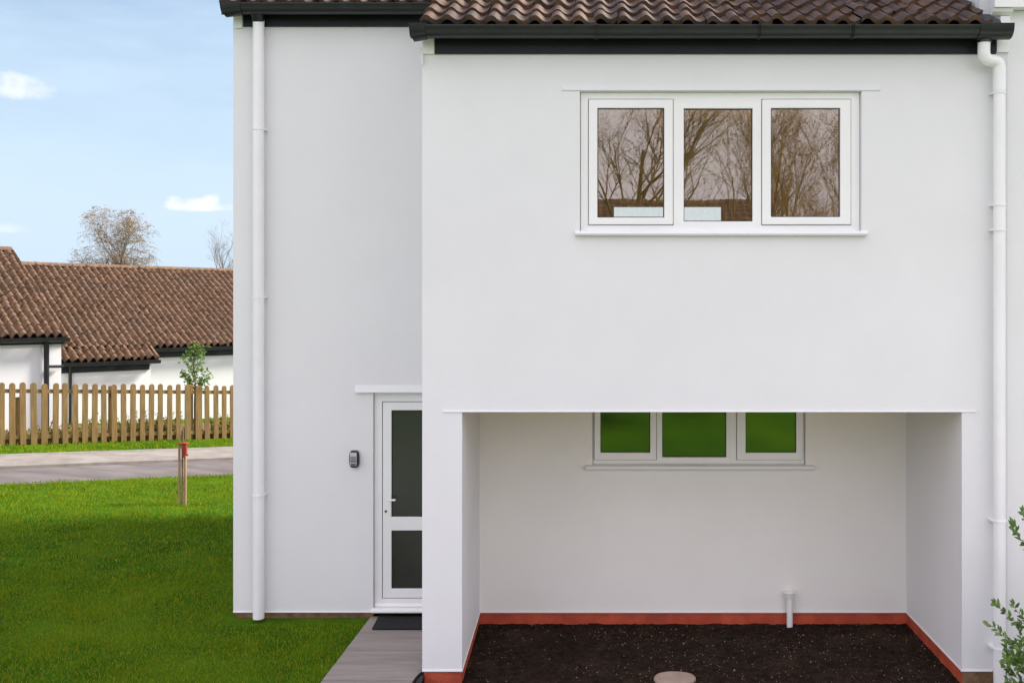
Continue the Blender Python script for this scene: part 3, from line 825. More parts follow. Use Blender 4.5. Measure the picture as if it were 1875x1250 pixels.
fl.add([(P(1796,0,7.96).x, 7.96, P(0,46,7.96).z),(P(1836,0,7.96).x,7.96,P(0,46,7.96).z),(P(1834,0,7.96).x,7.98,P(0,36,7.96).z),(P(1824,0,7.96).x,8.00,P(0,28,7.96).z),(P(1815,0,7.96).x,8.00,P(0,23.5,7.96).z),(P(1807,0,7.96).x,7.99,P(0,30,7.96).z),
        (P(1796,0,7.96).x, 8.3, P(0,46,7.96).z+0.05),(P(1836,0,7.96).x,8.3,P(0,46,7.96).z+0.05),(P(1834,0,7.96).x,8.32,P(0,36,7.96).z+0.07),(P(1824,0,7.96).x,8.32,P(0,28,7.96).z+0.08),(P(1815,0,7.96).x,8.32,P(0,23.5,7.96).z+0.08),(P(1807,0,7.96).x,8.32,P(0,30,7.96).z+0.06)],
       [(0,1,2,3,4,5)] + [(i,(i+1)%6,6+(i+1)%6,6+i) for i in range(6)])
fl.build('flashing', M['lead'], NH, bevel=0.004)

# ------------------------------------------------------------------ small things by the house
ks = root('key_safe', P(650, 855, D2), 'small black oval key safe with grey shutter on the wall by the door', 'key safe')
kxc, kzc = bx(650), bz(839)
def oval(w, h, n=28):
    pts = []
    for k in range(n):
        a = 2*math.pi*k/n; c, s_ = math.cos(a), math.sin(a)
        pts.append((w*math.copysign(abs(c)**0.45, c), h*math.copysign(abs(s_)**0.75, s_)))
    return pts
def slab_oval(w, h, y0, y1):
    return MB().prism(oval(w, h), Vector((1,0,0)), Vector((0,0,1)), Vector((kxc,y1,kzc)), Vector((kxc,y0,kzc)))
slab_oval(0.056, 0.090, D2-0.012, D2-0.0005).build('back_plate', M['silver'], ks, bevel=0.003)
slab_oval(0.048, 0.082, D2-0.044, D2-0.011).build('body', M['black'], ks, bevel=0.006)
m = MB(); m.box(kxc-0.037, kxc+0.027, D2-0.050, D2-0.0441, kzc-0.062, kzc+0.066); m.build('cover', M['silver'], ks, bevel=0.006)
m = MB(); m.box(kxc-0.032, kxc+0.022, D2-0.054, D2-0.0502, kzc+0.0, kzc+0.030); m.build('shutter', M['keysafe'], ks, bevel=0.003)
m = MB()
for z in (-0.010, -0.022, -0.042, -0.053): m.box(kxc-0.031, kxc+0.022, D2-0.053, D2-0.0502, kzc+z-0.0035, kzc+z+0.0035)
m.build('ridge', M['black'], ks)

dm = MB()
mz = pz+0.004
ya, yb = 9.545, (CZ-pz)*F/(1153-VY)
dm.add([(-1.985,ya,mz),(-1.342,ya,mz),(-1.342,yb,mz),(P(681,0,yb).x,yb,mz),(-1.985,ya,mz+0.014),(-1.342,ya,mz+0.014),(-1.342,yb,mz+0.014),(P(681,0,yb).x,yb,mz+0.014)],
       [(3,2,1,0),(4,5,6,7),(0,1,5,4),(1,2,6,5),(2,3,7,6),(3,0,4,7)][::-1])
tag(dm.build('doormat', M['mat'], bevel=0.004), 'black flat doormat on the path in front of the glazed door', 'doormat')

# pale flat stone in the soil, a little kidney-shaped
st = MB(); n = 40; ring0 = []
for lev, (sc, z) in enumerate(((1.0,0.02),(1.0,0.052),(0.93,0.064),(0.5,0.066))):
    for k in range(n):
        a = 2*math.pi*k/n
        rr = 1 + 0.05*math.sin(2*a+0.6) + 0.03*math.sin(3*a+1)
        dent = 1 - 0.16*math.exp(-((a-4.0)/0.5)**2)
        st.v.append((0.772+0.172*sc*rr*math.cos(a), 8.29+0.125*sc*rr*dent*math.sin(a), z))
for l in range(3):
    for k in range(n):
        st.f.append((l*n+k, l*n+(k+1)%n, (l+1)*n+(k+1)%n, (l+1)*n+k))
st.f.append(tuple(3*n+k for k in range(n)))
tag(st.build('flat_stone', M['stone'], smooth=True), 'pale oval flat stone lying in the dark soil of the recess', 'stone')

# black gully cover let into the path at the foot of the left column
dg = root('drain_cover', (-1.345, 8.0, 0.10), 'curved black drain cover at the foot of the left white column beside the path', 'drain')
hp = [(-1.319 - 0.078*math.sin(math.pi*k/20), 8.0 - 0.29*math.cos(math.pi*k/20)) for k in range(21)]
MB().prism([(x, y) for x, y in hp], Vector((1,0,0)), Vector((0,1,0)), Vector((0,0,0.02)), Vector((0,0,0.121))).build('plate', M['rubber'], dg, bevel=0.004, weld=True)
MB().prism([(-1.319 + (x+1.319)*0.55, 8.0 + (y-8.0)*0.6) for x, y in hp], Vector((1,0,0)), Vector((0,1,0)), Vector((0,0,0.1205)), Vector((0,0,0.126))).build('grate', M['black'], dg, weld=True)

# ------------------------------------------------------------------ leafy shrub at the right edge
def leaf(mb, p, d, up, L, W, fold=0.25):
    d = d.normalized(); s_ = d.cross(up)
    s_ = s_.normalized() if s_.length > 1e-5 else d.orthogonal().normalized()
    n_ = s_.cross(d)
    a = p; b = p + d*L*0.35; c = p + d*L*0.70 - n_*L*0.04; e = p + d*L - n_*L*0.12
    wq = W*0.5
    vs = [a, b+s_*wq+n_*wq*fold, b, b-s_*wq+n_*wq*fold, c+s_*wq*0.75+n_*wq*fold*0.6, c, c-s_*wq*0.75+n_*wq*fold*0.6, e]
    mb.add(vs, [(0,2,1),(0,3,2),(1,2,5,4),(2,3,6,5),(4,5,7),(5,6,7)])
sh = root('shrub', P(1945, 1262, 7.5), 'green leafy shrub reaching in front of the right downpipe', 'shrub')
tw, lv = MB(), MB()
rr = random.Random(11)
def sprig(px, d0, d1, L=0.062, dens=0.032, thick=0.0026, skip=0.0):
    """twig through photo pixels, from its tip inwards"""
    n = len(px); pts = [P(x, y, d0+(d1-d0)*i/(n-1)) for i, (x, y) in enumerate(px)]
    tw.tube(pts, [0.0014 + (thick-0.0014)*i/(n-1) for i in range(n)], 6)
    acc = 0.0; k = 0
    for i in range(n-1):
        a, b = pts[i], pts[i+1]; seg = (b-a); ln = seg.length; t = 0.0
        while t < ln:
            p = a + seg*(t/ln); ax = -seg.normalized()
            side = ax.orthogonal().normalized(); side.rotate(Matrix.Rotation(k*1.57+rr.uniform(-0.4,0.4), 3, ax))
            for sg in (-1, 1):
                if rr.random() < 0.12: continue
                dd = ax*rr.uniform(0.6,1.2) + side*sg*rr.uniform(0.6,1.1) + Vector((0,0,rr.uniform(-0.1,0.35)))
                leaf(lv, p, dd, Vector((rr.uniform(-0.4,0.4),-0.8,0.7)), L*rr.uniform(0.65,1.15), L*0.42*rr.uniform(0.8,1.15))
            t += dens*rr.uniform(0.75,1.3); k += 1
    leaf(lv, pts[0], pts[0]-pts[1], Vector((0.1,-0.8,0.6)), L, L*0.4)
sprig([(1823,1104),(1832,1112),(1840,1121),(1856,1135),(1872,1144),(1900,1165),(1930,1215)], 7.42, 7.55)
sprig([(1810,1143),(1822,1149),(1842,1169),(1856,1183),(1873,1195),(1900,1215),(1935,1250)], 7.36, 7.5)
sprig([(1853,957),(1856,966),(1861,976),(1868,986),(1880,998),(1900,1030),(1925,1110),(1940,1200)], 7.5, 7.6)
sprig([(1872,938),(1878,955),(1890,985),(1905,1040),(1930,1120)], 7.45, 7.6)
sprig([(1856,1108),(1862,1118),(1872,1128),(1890,1150),(1920,1200)], 7.55, 7.6)
sprig([(1842,1206),(1852,1214),(1866,1224),(1885,1236),(1920,1258)], 7.3, 7.5)
sprig([(1838,1218),(1848,1228),(1862,1240),(1885,1254),(1920,1264)], 7.42, 7.5)
sprig([(1844,1186),(1856,1196),(1866,1206),(1885,1222),(1920,1256)], 7.5, 7.5)
sprig([(1846,1246),(1858,1252),(1880,1262),(1920,1270)], 7.25, 7.5)
sprig([(1866,1150),(1870,1170),(1876,1195),(1890,1225),(1930,1260)], 7.6, 7.55)
sprig([(1862,1176),(1868,1190),(1878,1210),(1895,1235),(1930,1262)], 7.35, 7.5)
for k in range(26):
    x = rr.uniform(1846, 1990); y = rr.uniform(1185, 1262) if x < 1890 else rr.uniform(1000, 1262)
    ang = rr.uniform(-1.2, 0.2)
    sprig([(x,y),(x+14,y+12),(x+34,y+30)], rr.uniform(7.2,7.75), 7.5)
for k in range(7):
    tw.tube([P(1945+k*3, 1275, 7.5), P(1915+k*14, 1190-k*5, 7.5+0.02*k), P(1900+k*16, 1050-k*6, 7.52)], [0.008,0.005,0.002], 6)
tw.build('stem', M['bark'], sh, smooth='all')
lv.build('foliage', M['leaf'], sh, smooth='all')

# ------------------------------------------------------------------ picket fence
fa, fb_ = hit(0, 816), hit(426, 802)
fd = Vector((fb_.x-fa.x, fb_.y-fa.y, 0)); FL = fd.length; fd.normalize()
fn_ = Vector((fd.y, -fd.x, 0))            # towards the road
FN = root('picket_fence', (fa+fb_)/2, 'brown wooden picket fence with rounded tops along the far verge', 'fence')
def on_line(px, a, d):
    k = (px-VX)/F     # x = k*y
    t = (k*a.y - a.x)/(d.x - k*d.y)
    return a + d*t, t
ZUP = Vector((0,0,1))
pick = [-60,-40,-19, 2.5, 22, 42, 62, 81, 101, 119, 137.5, 155, 172.5, 190, 209, 226, 243, 260.5, 276.5, 293, 310, 326, 343.5, 363.5, 379, 395, 410, 425, 440, 455, 470, 485, 500]
rr = random.Random(3)
def picket(c, wd, h, z0, th=0.021, rnd=True, lean=0.0):
    m = MB(); hw = wd/2
    pr = [(-hw,0),(hw,0)]
    if rnd: pr += [(hw*math.cos(a), h-hw+hw*math.sin(a)) for a in [math.pi*k/10 for k in range(11)]]
    else: pr += [(hw,h-0.02),(0,h),(-hw,h-0.02)]
    ax = (fd + ZUP*0).normalized(); up = (ZUP + fd*lean).normalized()
    base = Vector((c.x, c.y, z0))
    m.prism(pr, ax, up, base + fn_*th, base)
    return m
for i, px in enumerate(pick):
    c, t = on_line(px, fa, fd)
    u = t/FL
    zt = P(px, 700 + 5*px/426 + rr.uniform(-1.2,1.2), c.y).z
    z0 = zg(c.x, c.y) + 0.0 + rr.uniform(-0.02, 0.01)
    wd = 0.105 if not 335 < px < 370 else 0.135
    picket(c, wd*rr.uniform(0.94,1.05), zt-z0, z0, lean=rr.gauss(0,0.006)).build('picket', M['wood'], FN, bevel=0.003)
for (dz_, nm) in ((-0.16,'rail'), (-1.01,'rail')):
    a, ta = on_line(-60, fa, fd); b, tb = on_line(500, fa, fd)
    m = MB(); steps = 1
    za = P(-60, 700-1, a.y).z + dz_*1.0; zb2 = P(500, 705.5, b.y).z + dz_*1.0
    q0 = Vector((a.x,a.y,za)) - fn_*0.024; q1 = Vector((b.x,b.y,zb2)) - fn_*0.024
    m.prism([(0.0,-0.036),(0.0,0.036),(-0.045,0.036),(-0.045,-0.036)], fn_, ZUP, q0 + fn_*0.022, q1 + fn_*0.022)
    m.build(nm, M['wood'], FN)
for px, top in ((-50,704),(32,727),(203,706),(349,704),(505,706)):
    c, t = on_line(px, fa - fn_*0.075, fd)
    z0 = zg(c.x, c.y)-0.1; zt = P(px, top, c.y).z
    m = MB().obox((c.x, c.y, (z0+zt)/2), fd, fn_, ZUP, 0.045, 0.026, (zt-z0)/2)
    m.build('post', M['wood'], FN, bevel=0.006)
gb = MB()   # gravel board along the foot
a, _ = on_line(-60, fa, fd); b, _ = on_line(500, fa, fd)
for k in range(12):
    p0, p1 = a.lerp(b, k/12), a.lerp(b, (k+1)/12)
    q0 = Vector((p0.x,p0.y,zg(p0.x,p0.y))) - fn_*0.075; q1 = Vector((p1.x,p1.y,zg(p1.x,p1.y))) - fn_*0.075
    gb.prism([(0,-0.05),(0,0.10),(-0.02,0.10),(-0.02,-0.05)], fn_, ZUP, q0, q1)
gb.build('gravel_board', M['wood'], FN)

fs_a, fs_b = on_line(-90, fa, fd)[0] - fn_*0.03, on_line(520, fa, fd)[0] - fn_*0.03
def strip_bed(u, v):
    p = fs_a.lerp(fs_b, u) - fn_*(2.2*v)
    return (p.x, p.y, zg(p.x, p.y) + 0.025 + 0.02*mnoise.noise(Vector((p.x*6, p.y*6, 2))))
tag(MB().grid(80, 18, strip_bed).build('earth_strip', M['earth'], smooth='all'), kind='structure')
# dry weeds behind the fence
def weed(seed, tall):
    r = random.Random(seed); m = MB()
    for k in range(16):
        a = r.uniform(0,6.28); l = tall*r.uniform(0.4,1.0); s0 = Vector((r.uniform(-0.12,0.12), r.uniform(-0.12,0.12), -0.03))
        top = s0 + Vector((math.cos(a)*l*0.4, math.sin(a)*l*0.4, l))
        mid = s0.lerp(top, 0.55) + Vector((0,0,l*0.08))
        m.tube([s0, mid, top], [0.006,0.005,0.003], 3)
        for q in range(12):
            p = s0.lerp(top, r.uniform(0.15,1.0))
            leaf(m, p, Vector((r.uniform(-1,1), r.uniform(-1,1), r.uniform(-0.2,0.9))), ZUP, r.uniform(0.035,0.075), 0.03)
    return m
kinds = [weed(s_, 0.42) for s_ in (1,2,3)]
protos = []
rr = random.Random(21)
spots = [(12,0.8),(30,0.6),(52,0.8),(70,0.6),(90,0.9),(108,1.1),(120,0.7),(132,0.8),(150,0.7),(163,1.1),(181,1.0),(196,0.7),(216,1.0),(236,1.25),(246,1.0),(256,1.35),(268,1.2),(278,0.9),(288,1.2),(302,1.25),(314,0.9),(322,1.1),(350,0.9),(370,0.8),(388,1.1),(404,1.1),(420,1.25)]
used = {}
names_w = ['dry tangled weed with curled leaves', 'straggly yellow weed clump', 'low bushy dry weed']
for i, (px, sc) in enumerate(spots):
    off = 0.30 + 0.7*rr.random()
    c, t = on_line(px, fa - fn_*off, fd)
    k = i % 3
    if k not in used:
        o = kinds[k].build('weed', M['weed']); used[k] = o
    else:
        o = used[k].copy(); COL.objects.link(o)
    o.location = (c.x, c.y, zg(c.x, c.y)); o.scale = (sc, sc, sc); o.rotation_euler = (0,0,rr.uniform(0,6.28))
    tag(o, 'dry yellowish weed growing behind the picket fence at the white wall', 'weed', 'weeds behind the picket fence')

# ------------------------------------------------------------------ houses beyond the fence
HU = Vector((0.665, 0.747, 0)).normalized()
HB = Vector((-HU.y, HU.x, 0))             # into the house
PITCH = R(30)
UT = (HU + Vector((0,0,-0.032))).normalized()
VS = (HB*math.cos(PITCH) + ZUP*math.sin(PITCH)).normalized()
NS = UT.cross(VS).normalized()
if NS.z < 0: NS = -NS
E = P(250, 636, 22.8)
def ray_plane(px, py, o):
    d = Vector(((px-VX)/F, 1.0, (VY-py)/F)); c = Vector((0,0,CZ))
    s_ = (o-c).dot(NS)/d.dot(NS)
    p = c + d*s_
    # solve p = o + UT*t + VS*s
    q = p-o
    uv = UT.dot(VS); a = q.dot(UT); b = q.dot(VS); den = 1-uv*uv
    return (a-uv*b)/den, (b-uv*a)/den, p
tR, sR, _ = ray_plane(426, 494, E)
tl, sl_, _ = ray_plane(60, 488, E)
S2 = (sR+sl_)/2
# raise of the second roof plane so that its verge stays at one place along the eave
best = None
for k in range(0, 120):
    dz_ = 0.01*k; o1 = E + ZUP*dz_
    ta, sa, _ = ray_plane(117, 616, o1); tb, sb, _ = ray_plane(24, 457, o1)
    if best is None or abs(ta-tb) < best[0]: best = (abs(ta-tb), dz_, ta, sa, tb, sb)
_, DZ1, tv, se1, tv2, sr1 = best
tv = (tv+tv2)/2
tp0, sp, _ = ray_plane(104, 659, E); tp1, sp1, _ = ray_plane(291, 659, E)
sp = (sp+sp1)/2
print('FAR', S2, sR, sl_, DZ1, tv, tv2, se1, sr1, tp0, tp1, sp, sp1)
def far_tiles(m, o, t0, t1, s0, s1, tw, gauge, seed):
    n = max(1, round((t1-t0)/tw)); r_ = max(1, math.ceil((s1-s0)/gauge))
    g2_ = (s1-s0)/r_
    tiles(m, o + UT*t0 + VS*s0, UT, VS, NS, n, r_, (t1-t0)/n, g2_, 0.066, 10, lift=0.020, seed=seed, jit=1.8, barrel=True)
def deck(m, o, t0, t1, s0, s1, th=0.08):
    vs = []
    for dn in (-0.05, -0.05-th):
        for (t, s_) in ((t0,s0),(t1,s0),(t1,s1),(t0,s1)): vs.append(o + UT*t + VS*s_ + NS*dn)
    m.add(vs, [(0,1,2,3),(7,6,5,4),(0,4,5,1),(1,5,6,2),(2,6,7,3),(3,7,4,0)])
def far_gutter(m, o, t0, t1, s_, drop=0.0):
    a, b = o + UT*t0 + VS*s_ - HB*0.07 - ZUP*(0.03+drop), o + UT*t1 + VS*s_ - HB*0.07 - ZUP*(0.03+drop)
    m.prism([(0.06,0.0),(0.055,-0.05),(0.0,-0.085),(-0.055,-0.07),(-0.065,0.0)], HB, ZUP, a, b)
def far_fascia(m, o, t0, t1, s_, h0=0.10, h1=0.26):
    a, b = o + UT*t0 + VS*s_ + HB*0.10, o + UT*t1 + VS*s_ + HB*0.10
    m.prism([(0.0,-h0),(0.0,-h1),(0.03,-h1),(0.03,-h0)], HB, ZUP, a, b)
def vwall(m, a, b, z0):
    """upright wall from top edge a-b down to z0, 0.25 thick"""
    m.add([a, b, Vector((b.x,b.y,z0)), Vector((a.x,a.y,z0)), a+HB*0.25, b+HB*0.25, Vector((b.x,b.y,z0))+HB*0.25, Vector((a.x,a.y,z0))+HB*0.25],
          [(3,2,1,0),(4,5,6,7),(0,1,5,4),(3,7,6,2),(1,2,6,5),(0,4,7,3)])
B2 = root('bungalow', (E.x, E.y, -0.6), 'white bungalow with weathered pantile roof and lower porch eave beyond the fence', 'bungalow')
TE = 7.0
m = MB()
far_tiles(m, E, tv-1.2, TE, 0.0, S2, 0.168, 0.165, 31)
far_tiles(m, E, tp0, tp1, sp, 0.0, 0.168, 0.165, 32)
rf2 = m.build('roof', M['tile_far'], B2, smooth=True)
m = MB(); deck(m, E, tv-1.2, TE, 0.02, S2); deck(m, E, tp0+0.03, tp1-0.03, sp+0.02, 0.02); 
ob = E + VS*S2
m.add([ob+UT*(tv-1.2)-NS*0.05, ob+UT*TE-NS*0.05, ob+UT*TE+HB*3.4-ZUP*2.0, ob+UT*(tv-1.2)+HB*3.4-ZUP*2.0], [(0,1,2,3)])
m.build('roof_deck', M['under'], rf2)
m = MB(); pr = [(0.10*math.cos(a), 0.085*math.sin(a)) for a in [math.pi*k/8 for k in range(9)]]
m.prism(pr, HB, ZUP, ob+UT*(tv-1.2)-ZUP*0.01, ob+UT*TE-ZUP*0.01); m.build('ridge_tile', M['tile_far'], rf2)
m = MB(); m.prism([(-0.02,-0.10),(0.02,-0.10),(0.02,0.05),(-0.02,0.05)], UT, NS, E+UT*(tp1+0.01)+VS*sp, E+UT*(tp1+0.01)+VS*0.05); m.build('verge', M['tile_far'], rf2)
m = MB()
wa = E + UT*tp1 + HB*0.14 - ZUP*0.12; wb = E + UT*TE + HB*0.14 - ZUP*0.12
vwall(m, wa, wb, -1.6)
pa = E + UT*(tp0+0.08) + VS*sp + HB*0.14 - ZUP*0.12; pb = E + UT*(tp1-0.10) + VS*sp + HB*0.14 - ZUP*0.12
vwall(m, pa, pb, -1.6)
m.build('wall', M['render'], B2)
m = MB(); far_fascia(m, E, tp1-0.02, TE, 0.0); far_fascia(m, E, tp0+0.05, tp1-0.14, sp); m.build('fascia', M['fascia'], B2)
m = MB(); far_gutter(m, E, tp1-0.05, TE, 0.0); m.build('gutter', M['black'], B2)
m = MB(); far_gutter(m, E, tp0-0.02, tp1+0.02, sp); m.build('gutter', M['black'], B2)
c = E + UT*(tp0+0.28) + VS*sp + HB*0.08
m = MB().tube([c-ZUP*0.1, c-ZUP*0.2, Vector((c.x,c.y,-1.0))], 0.036, 10); m.build('downpipe', M['black'], B2, smooth=True)

O1 = E + ZUP*DZ1
B1 = root('bungalow', O1 + UT*(tv-1.5), 'white bungalow with the higher roof and long black downpipe at the left edge', 'bungalow')
B1.location.z = -0.6
se1 = ray_plane(60, 616, O1)[1]; sr1 = ray_plane(5, 457, O1)[1]
TW_ = tv-7.0
m = MB(); far_tiles(m, O1, TW_, tv, se1, sr1, 0.168, 0.165, 33)
rf1 = m.build('roof', M['tile_far'], B1, smooth=True)
m = MB(); deck(m, O1, TW_, tv-0.02, se1+0.02, sr1)
oc = O1 + VS*sr1
m.add([oc+UT*TW_-NS*0.05, oc+UT*(tv-0.02)-NS*0.05, oc+UT*(tv-0.02)+HB*4.0-ZUP*2.3, oc+UT*TW_+HB*4.0-ZUP*2.3], [(0,1,2,3)])
m.build('roof_deck', M['under'], rf1)
m = MB(); m.prism(pr, HB, ZUP, oc+UT*TW_-ZUP*0.01, oc+UT*tv-ZUP*0.01); m.build('ridge_tile', M['tile_far'], rf1)
m = MB(); m.prism([(-0.02,-0.22),(0.02,-0.22),(0.02,0.02),(-0.02,0.02)], UT, NS, O1+UT*(tv+0.02)+VS*se1, O1+UT*(tv+0.02)+VS*sr1); m.build('verge', M['tile_far'], rf1)
m = MB()
qa = O1 + UT*TW_ + VS*se1 + HB*0.14 - ZUP*0.12; qb = O1 + UT*(tv-0.04) + VS*se1 + HB*0.14 - ZUP*0.12
vwall(m, qa, qb, -1.6)
g0 = O1 + UT*(tv-0.04) + VS*se1 + HB*0.4 - ZUP*0.12; g1_ = O1 + UT*(tv-0.04) + VS*sr1 - ZUP*0.2; g2_ = g0 + HB*7
m.add([g0, g1_, g2_, Vector((g2_.x,g2_.y,-1.6)), Vector((g0.x,g0.y,-1.6))], [(0,1,2,3,4)])
m.build('wall', M['render'], B1)
m = MB(); far_fascia(m, O1, TW_, tv-0.02, se1, 0.08, 0.17); m.build('fascia', M['fascia'], B1)
m = MB(); far_gutter(m, O1, TW_, tv+0.04, se1); m.build('gutter', M['black'], B1)
t_dp = ray_plane(87.5, 616, O1)[0]
c = O1 + UT*t_dp + VS*se1 + HB*0.06
m = MB().tube([c-ZUP*0.1, Vector((c.x,c.y,-1.2))], 0.052, 10); m.tube([c+Vector((0,0,-0.62)), c+UT*0.32+Vector((0,0,-0.63))], 0.03, 8)
m.build('downpipe', M['black'], B1, smooth=True)

# ------------------------------------------------------------------ staked stump on the lawn, sapling at the fence
sb_ = hit(333.5, 925)
def stk(px, y0, y1, r, label, dd=0.0):
    a = P(px, y0, sb_.y+dd); b = P(px, y1, sb_.y+dd)
    o = MB().tube([Vector((a.x,a.y,a.z-0.06)), b, b+Vector((0,0,0.004))], [r,r*0.96,r*0.8], 10).build('tree_stake', M['stake'], smooth=True, loc=tuple(a))
    return tag(o, label, 'stake', 'stakes of the young tree on the lawn')
stk(328.3, 925, 813, 0.018, 'left of the two round wooden stakes on the lawn, the one without the tie block')
stk(339.2, 925, 826, 0.020, 'right of the two round wooden stakes on the lawn, under the red tie block', 0.03)
tr_ = root('tree_stump', sb_, 'thin cut-off young tree stem between two stakes on the lawn', 'tree')
y_ = sb_.y + 0.05
m = MB().tube([P(333.5,930,y_), P(334,880,y_), P(334.2,815,y_), P(334.6,790,y_), P(335.2,784,y_)], [0.008,0.008,0.017,0.017,0.006], 9)
m.build('trunk', M['bark'], tr_, smooth=True)
te = root('tree_tie', P(334, 838, sb_.y), 'red rubber tree tie strapped across the two stakes', 'tree tie')
m = MB()
a, b = P(325.5, 812.5, sb_.y-0.035), P(342, 812.5, sb_.y-0.035)
m.box(a.x, b.x, a.y, a.y+0.10, a.z-0.010, a.z+0.010); m.build('strap', M['tie'], te, bevel=0.006)
m = MB(); a, b = P(332, 836, sb_.y-0.032), P(340.5, 815, sb_.y-0.032)
m.box(a.x, b.x, a.y, a.y+0.06, a.z+0.03, b.z); m.box(a.x+0.02, b.x-0.02, a.y+0.004, a.y+0.055, a.z-0.02, a.z+0.03); m.build('block', M['tie'], te, bevel=0.008)
m = MB(); c = P(341, 833, sb_.y-0.04); m.tube([c, c+Vector((0.012,0,0)), c+Vector((0.03,0,0.012))], [0.012,0.013,0.009], 10); m.build('buckle', M['tie'], te, smooth=True)

c, _ = on_line(357, fa - fn_*0.16, fd)
sp_ = root('sapling', (c.x, c.y, zg(c.x,c.y)), 'small leafy green sapling standing just behind the picket fence', 'sapling')
yS = c.y
tkm, lvm = MB(), MB()
tkm.tube([(c.x,c.y,zg(c.x,c.y)-0.05), P(356.5,740,yS), P(357.5,700,yS), P(354,660,yS), P(357,632,yS)], [0.022,0.020,0.016,0.010,0.004], 8)
rr = random.Random(8)
for (tx, ty, bx_, by_) in ((338,690,356,712),(331,682,355,700),(336,655,355,690),(345,640,355,675),(362,640,355,668),(372,650,356,685),(374,637,357,660),(378,680,357,705),(384,690,358,710),(347,706,357,715),(366,712,357,716),(350,672,355,700),(366,668,356,695),(357,630,356,650),(345,700,356,712),(374,700,357,712)):
    dd = rr.uniform(-0.2,0.2)
    a, b = P(bx_,by_,yS), P(tx,ty,yS+dd)
    tkm.tube([a, a.lerp(b,0.5)+Vector((0,0,0.02)), b], [0.008,0.006,0.003], 5)
    for q in range(34):
        p = a.lerp(b, rr.uniform(0.35,1.05)) + Vector((rr.gauss(0,0.035), rr.gauss(0,0.04), rr.gauss(0,0.035)))
        leaf(lvm, p, Vector((rr.uniform(-1,1), rr.uniform(-1,1), rr.uniform(-0.5,0.8))), Vector((rr.uniform(-1,1),-0.6,rr.uniform(0.2,1))), rr.uniform(0.055,0.10), rr.uniform(0.032,0.05))
tkm.build('trunk', M['bark'], sp_, smooth=True)
lvm.build('foliage', M['sapleaf'], sp_, smooth='all')

# ------------------------------------------------------------------ bare trees
def bare_tree(base, H_, spread, seed, twigs=5, lean=(0,0), droop=0.25, first=0.35, thin=1.0, nlimb=7, bud=0.0, depth=4, bsz=0.055, env=None):
    r = random.Random(seed); rb = random.Random(seed+1000); wood, buds = MB(), MB()
    def grow(p, d, L, rad, lev):
        n = 5 if lev < 2 else 4
        pts = [p]; q = p.copy(); dd = d.copy()
        for k in range(n):
            bend_ = Vector((r.gauss(0,1), r.gauss(0,1), r.gauss(0,0.6)))*(0.07 + 0.05*lev)
            dd = (dd + bend_ + Vector((0,0, 0.10 if lev < 3 else -droop*0.5))).normalized()
            q = q + dd*(L/n)
            if env and k and lev and sum(((q[c]-env[0][c])/env[1][c])**2 for c in range(3)) > 1.0 + 0.25*r.random(): break
            pts.append(q.copy())
        n = len(pts)-1
        rads = [rad*(1-0.75*i/n) for i in range(n+1)]
        wood.tube(pts, rads, 7 if lev == 0 else 4 if lev == 1 else 3, caps=False)
        if lev >= depth:
            if bud:
                for k in range(int(bud)):
                    i = rb.randrange(1, len(pts)); pp = pts[i].lerp(pts[i-1], rb.random())
                    leaf(buds, pp, Vector((rb.uniform(-1,1), rb.uniform(-1,1), rb.uniform(-1,0.3))), Vector((rb.uniform(-1,1),rb.uniform(-1,1),1)), bsz*rb.uniform(0.6,1.3), bsz*0.5)
            return
        m_ = nlimb if lev == 0 else twigs
        for k in range(m_):
            f = r.uniform(first if lev == 0 else 0.2, 1.0)
            i = min(n-1, int(f*n)); pp = pts[i].lerp(pts[i+1], f*n-i)
            az_ = r.uniform(0, 6.283); side = Vector((math.cos(az_), math.sin(az_), r.uniform(0.0,0.5)))
            ax = (pts[i+1]-pts[i]).normalized()
            nd = (ax*r.uniform(0.6,1.0) + side*spread*r.uniform(0.6,1.1)).normalized()
            ll = L*r.uniform(0.42,0.68)*(1.0 if lev else 1.15-0.35*f)
            grow(pp, nd, ll, max(rads[i]*0.55, 0.004*thin), lev+1)
    grow(Vector(base), Vector((lean[0], lean[1], 1)).normalized(), H_*0.62, H_*0.020*thin, 0)
    return wood, buds
def put_tree(name, base, label, mat, group=None, budmat=None, **kw):
    o = root(name, base, label, 'tree', group)
    wd, bu = bare_tree(base, **kw)
    zs_ = max(v[2] for v in wd.v)
    wd.build('trunk', mat, o, smooth='all')
    if bu.v: bu.build('crown', budmat, o)
    return o, zs_
D_T1 = 60.0
b1 = P(212, 492, D_T1); b1.z = -0.8
o, zt = put_tree('bare_tree', tuple(b1), 'bare spreading tree with russet buds rising behind the bungalow ridge', M['bark_tan'], budmat=M['bud'],
         H_=8.6, spread=0.85, seed=4, twigs=7, droop=0.55, first=0.30, thin=0.85, nlimb=17, bud=3, bsz=0.06, env=(P(214,474,D_T1), (2.75,2.75,3.25)))
print('TREE1 top', zt, 'want', P(0,375,D_T1).z)
D_T2 = 75.0
b2 = P(418, 492, D_T2); b2.z = -0.8
o, zt = put_tree('bare_tree', tuple(b2), 'thin grey bare tree half hidden by the white house corner', M['bark_grey'],
         H_=7.8, spread=0.6, seed=12, twigs=5, droop=-0.1, first=0.25, thin=0.9, nlimb=11)
print('TREE2 top', zt, 'want', P(0,420,D_T2).z)
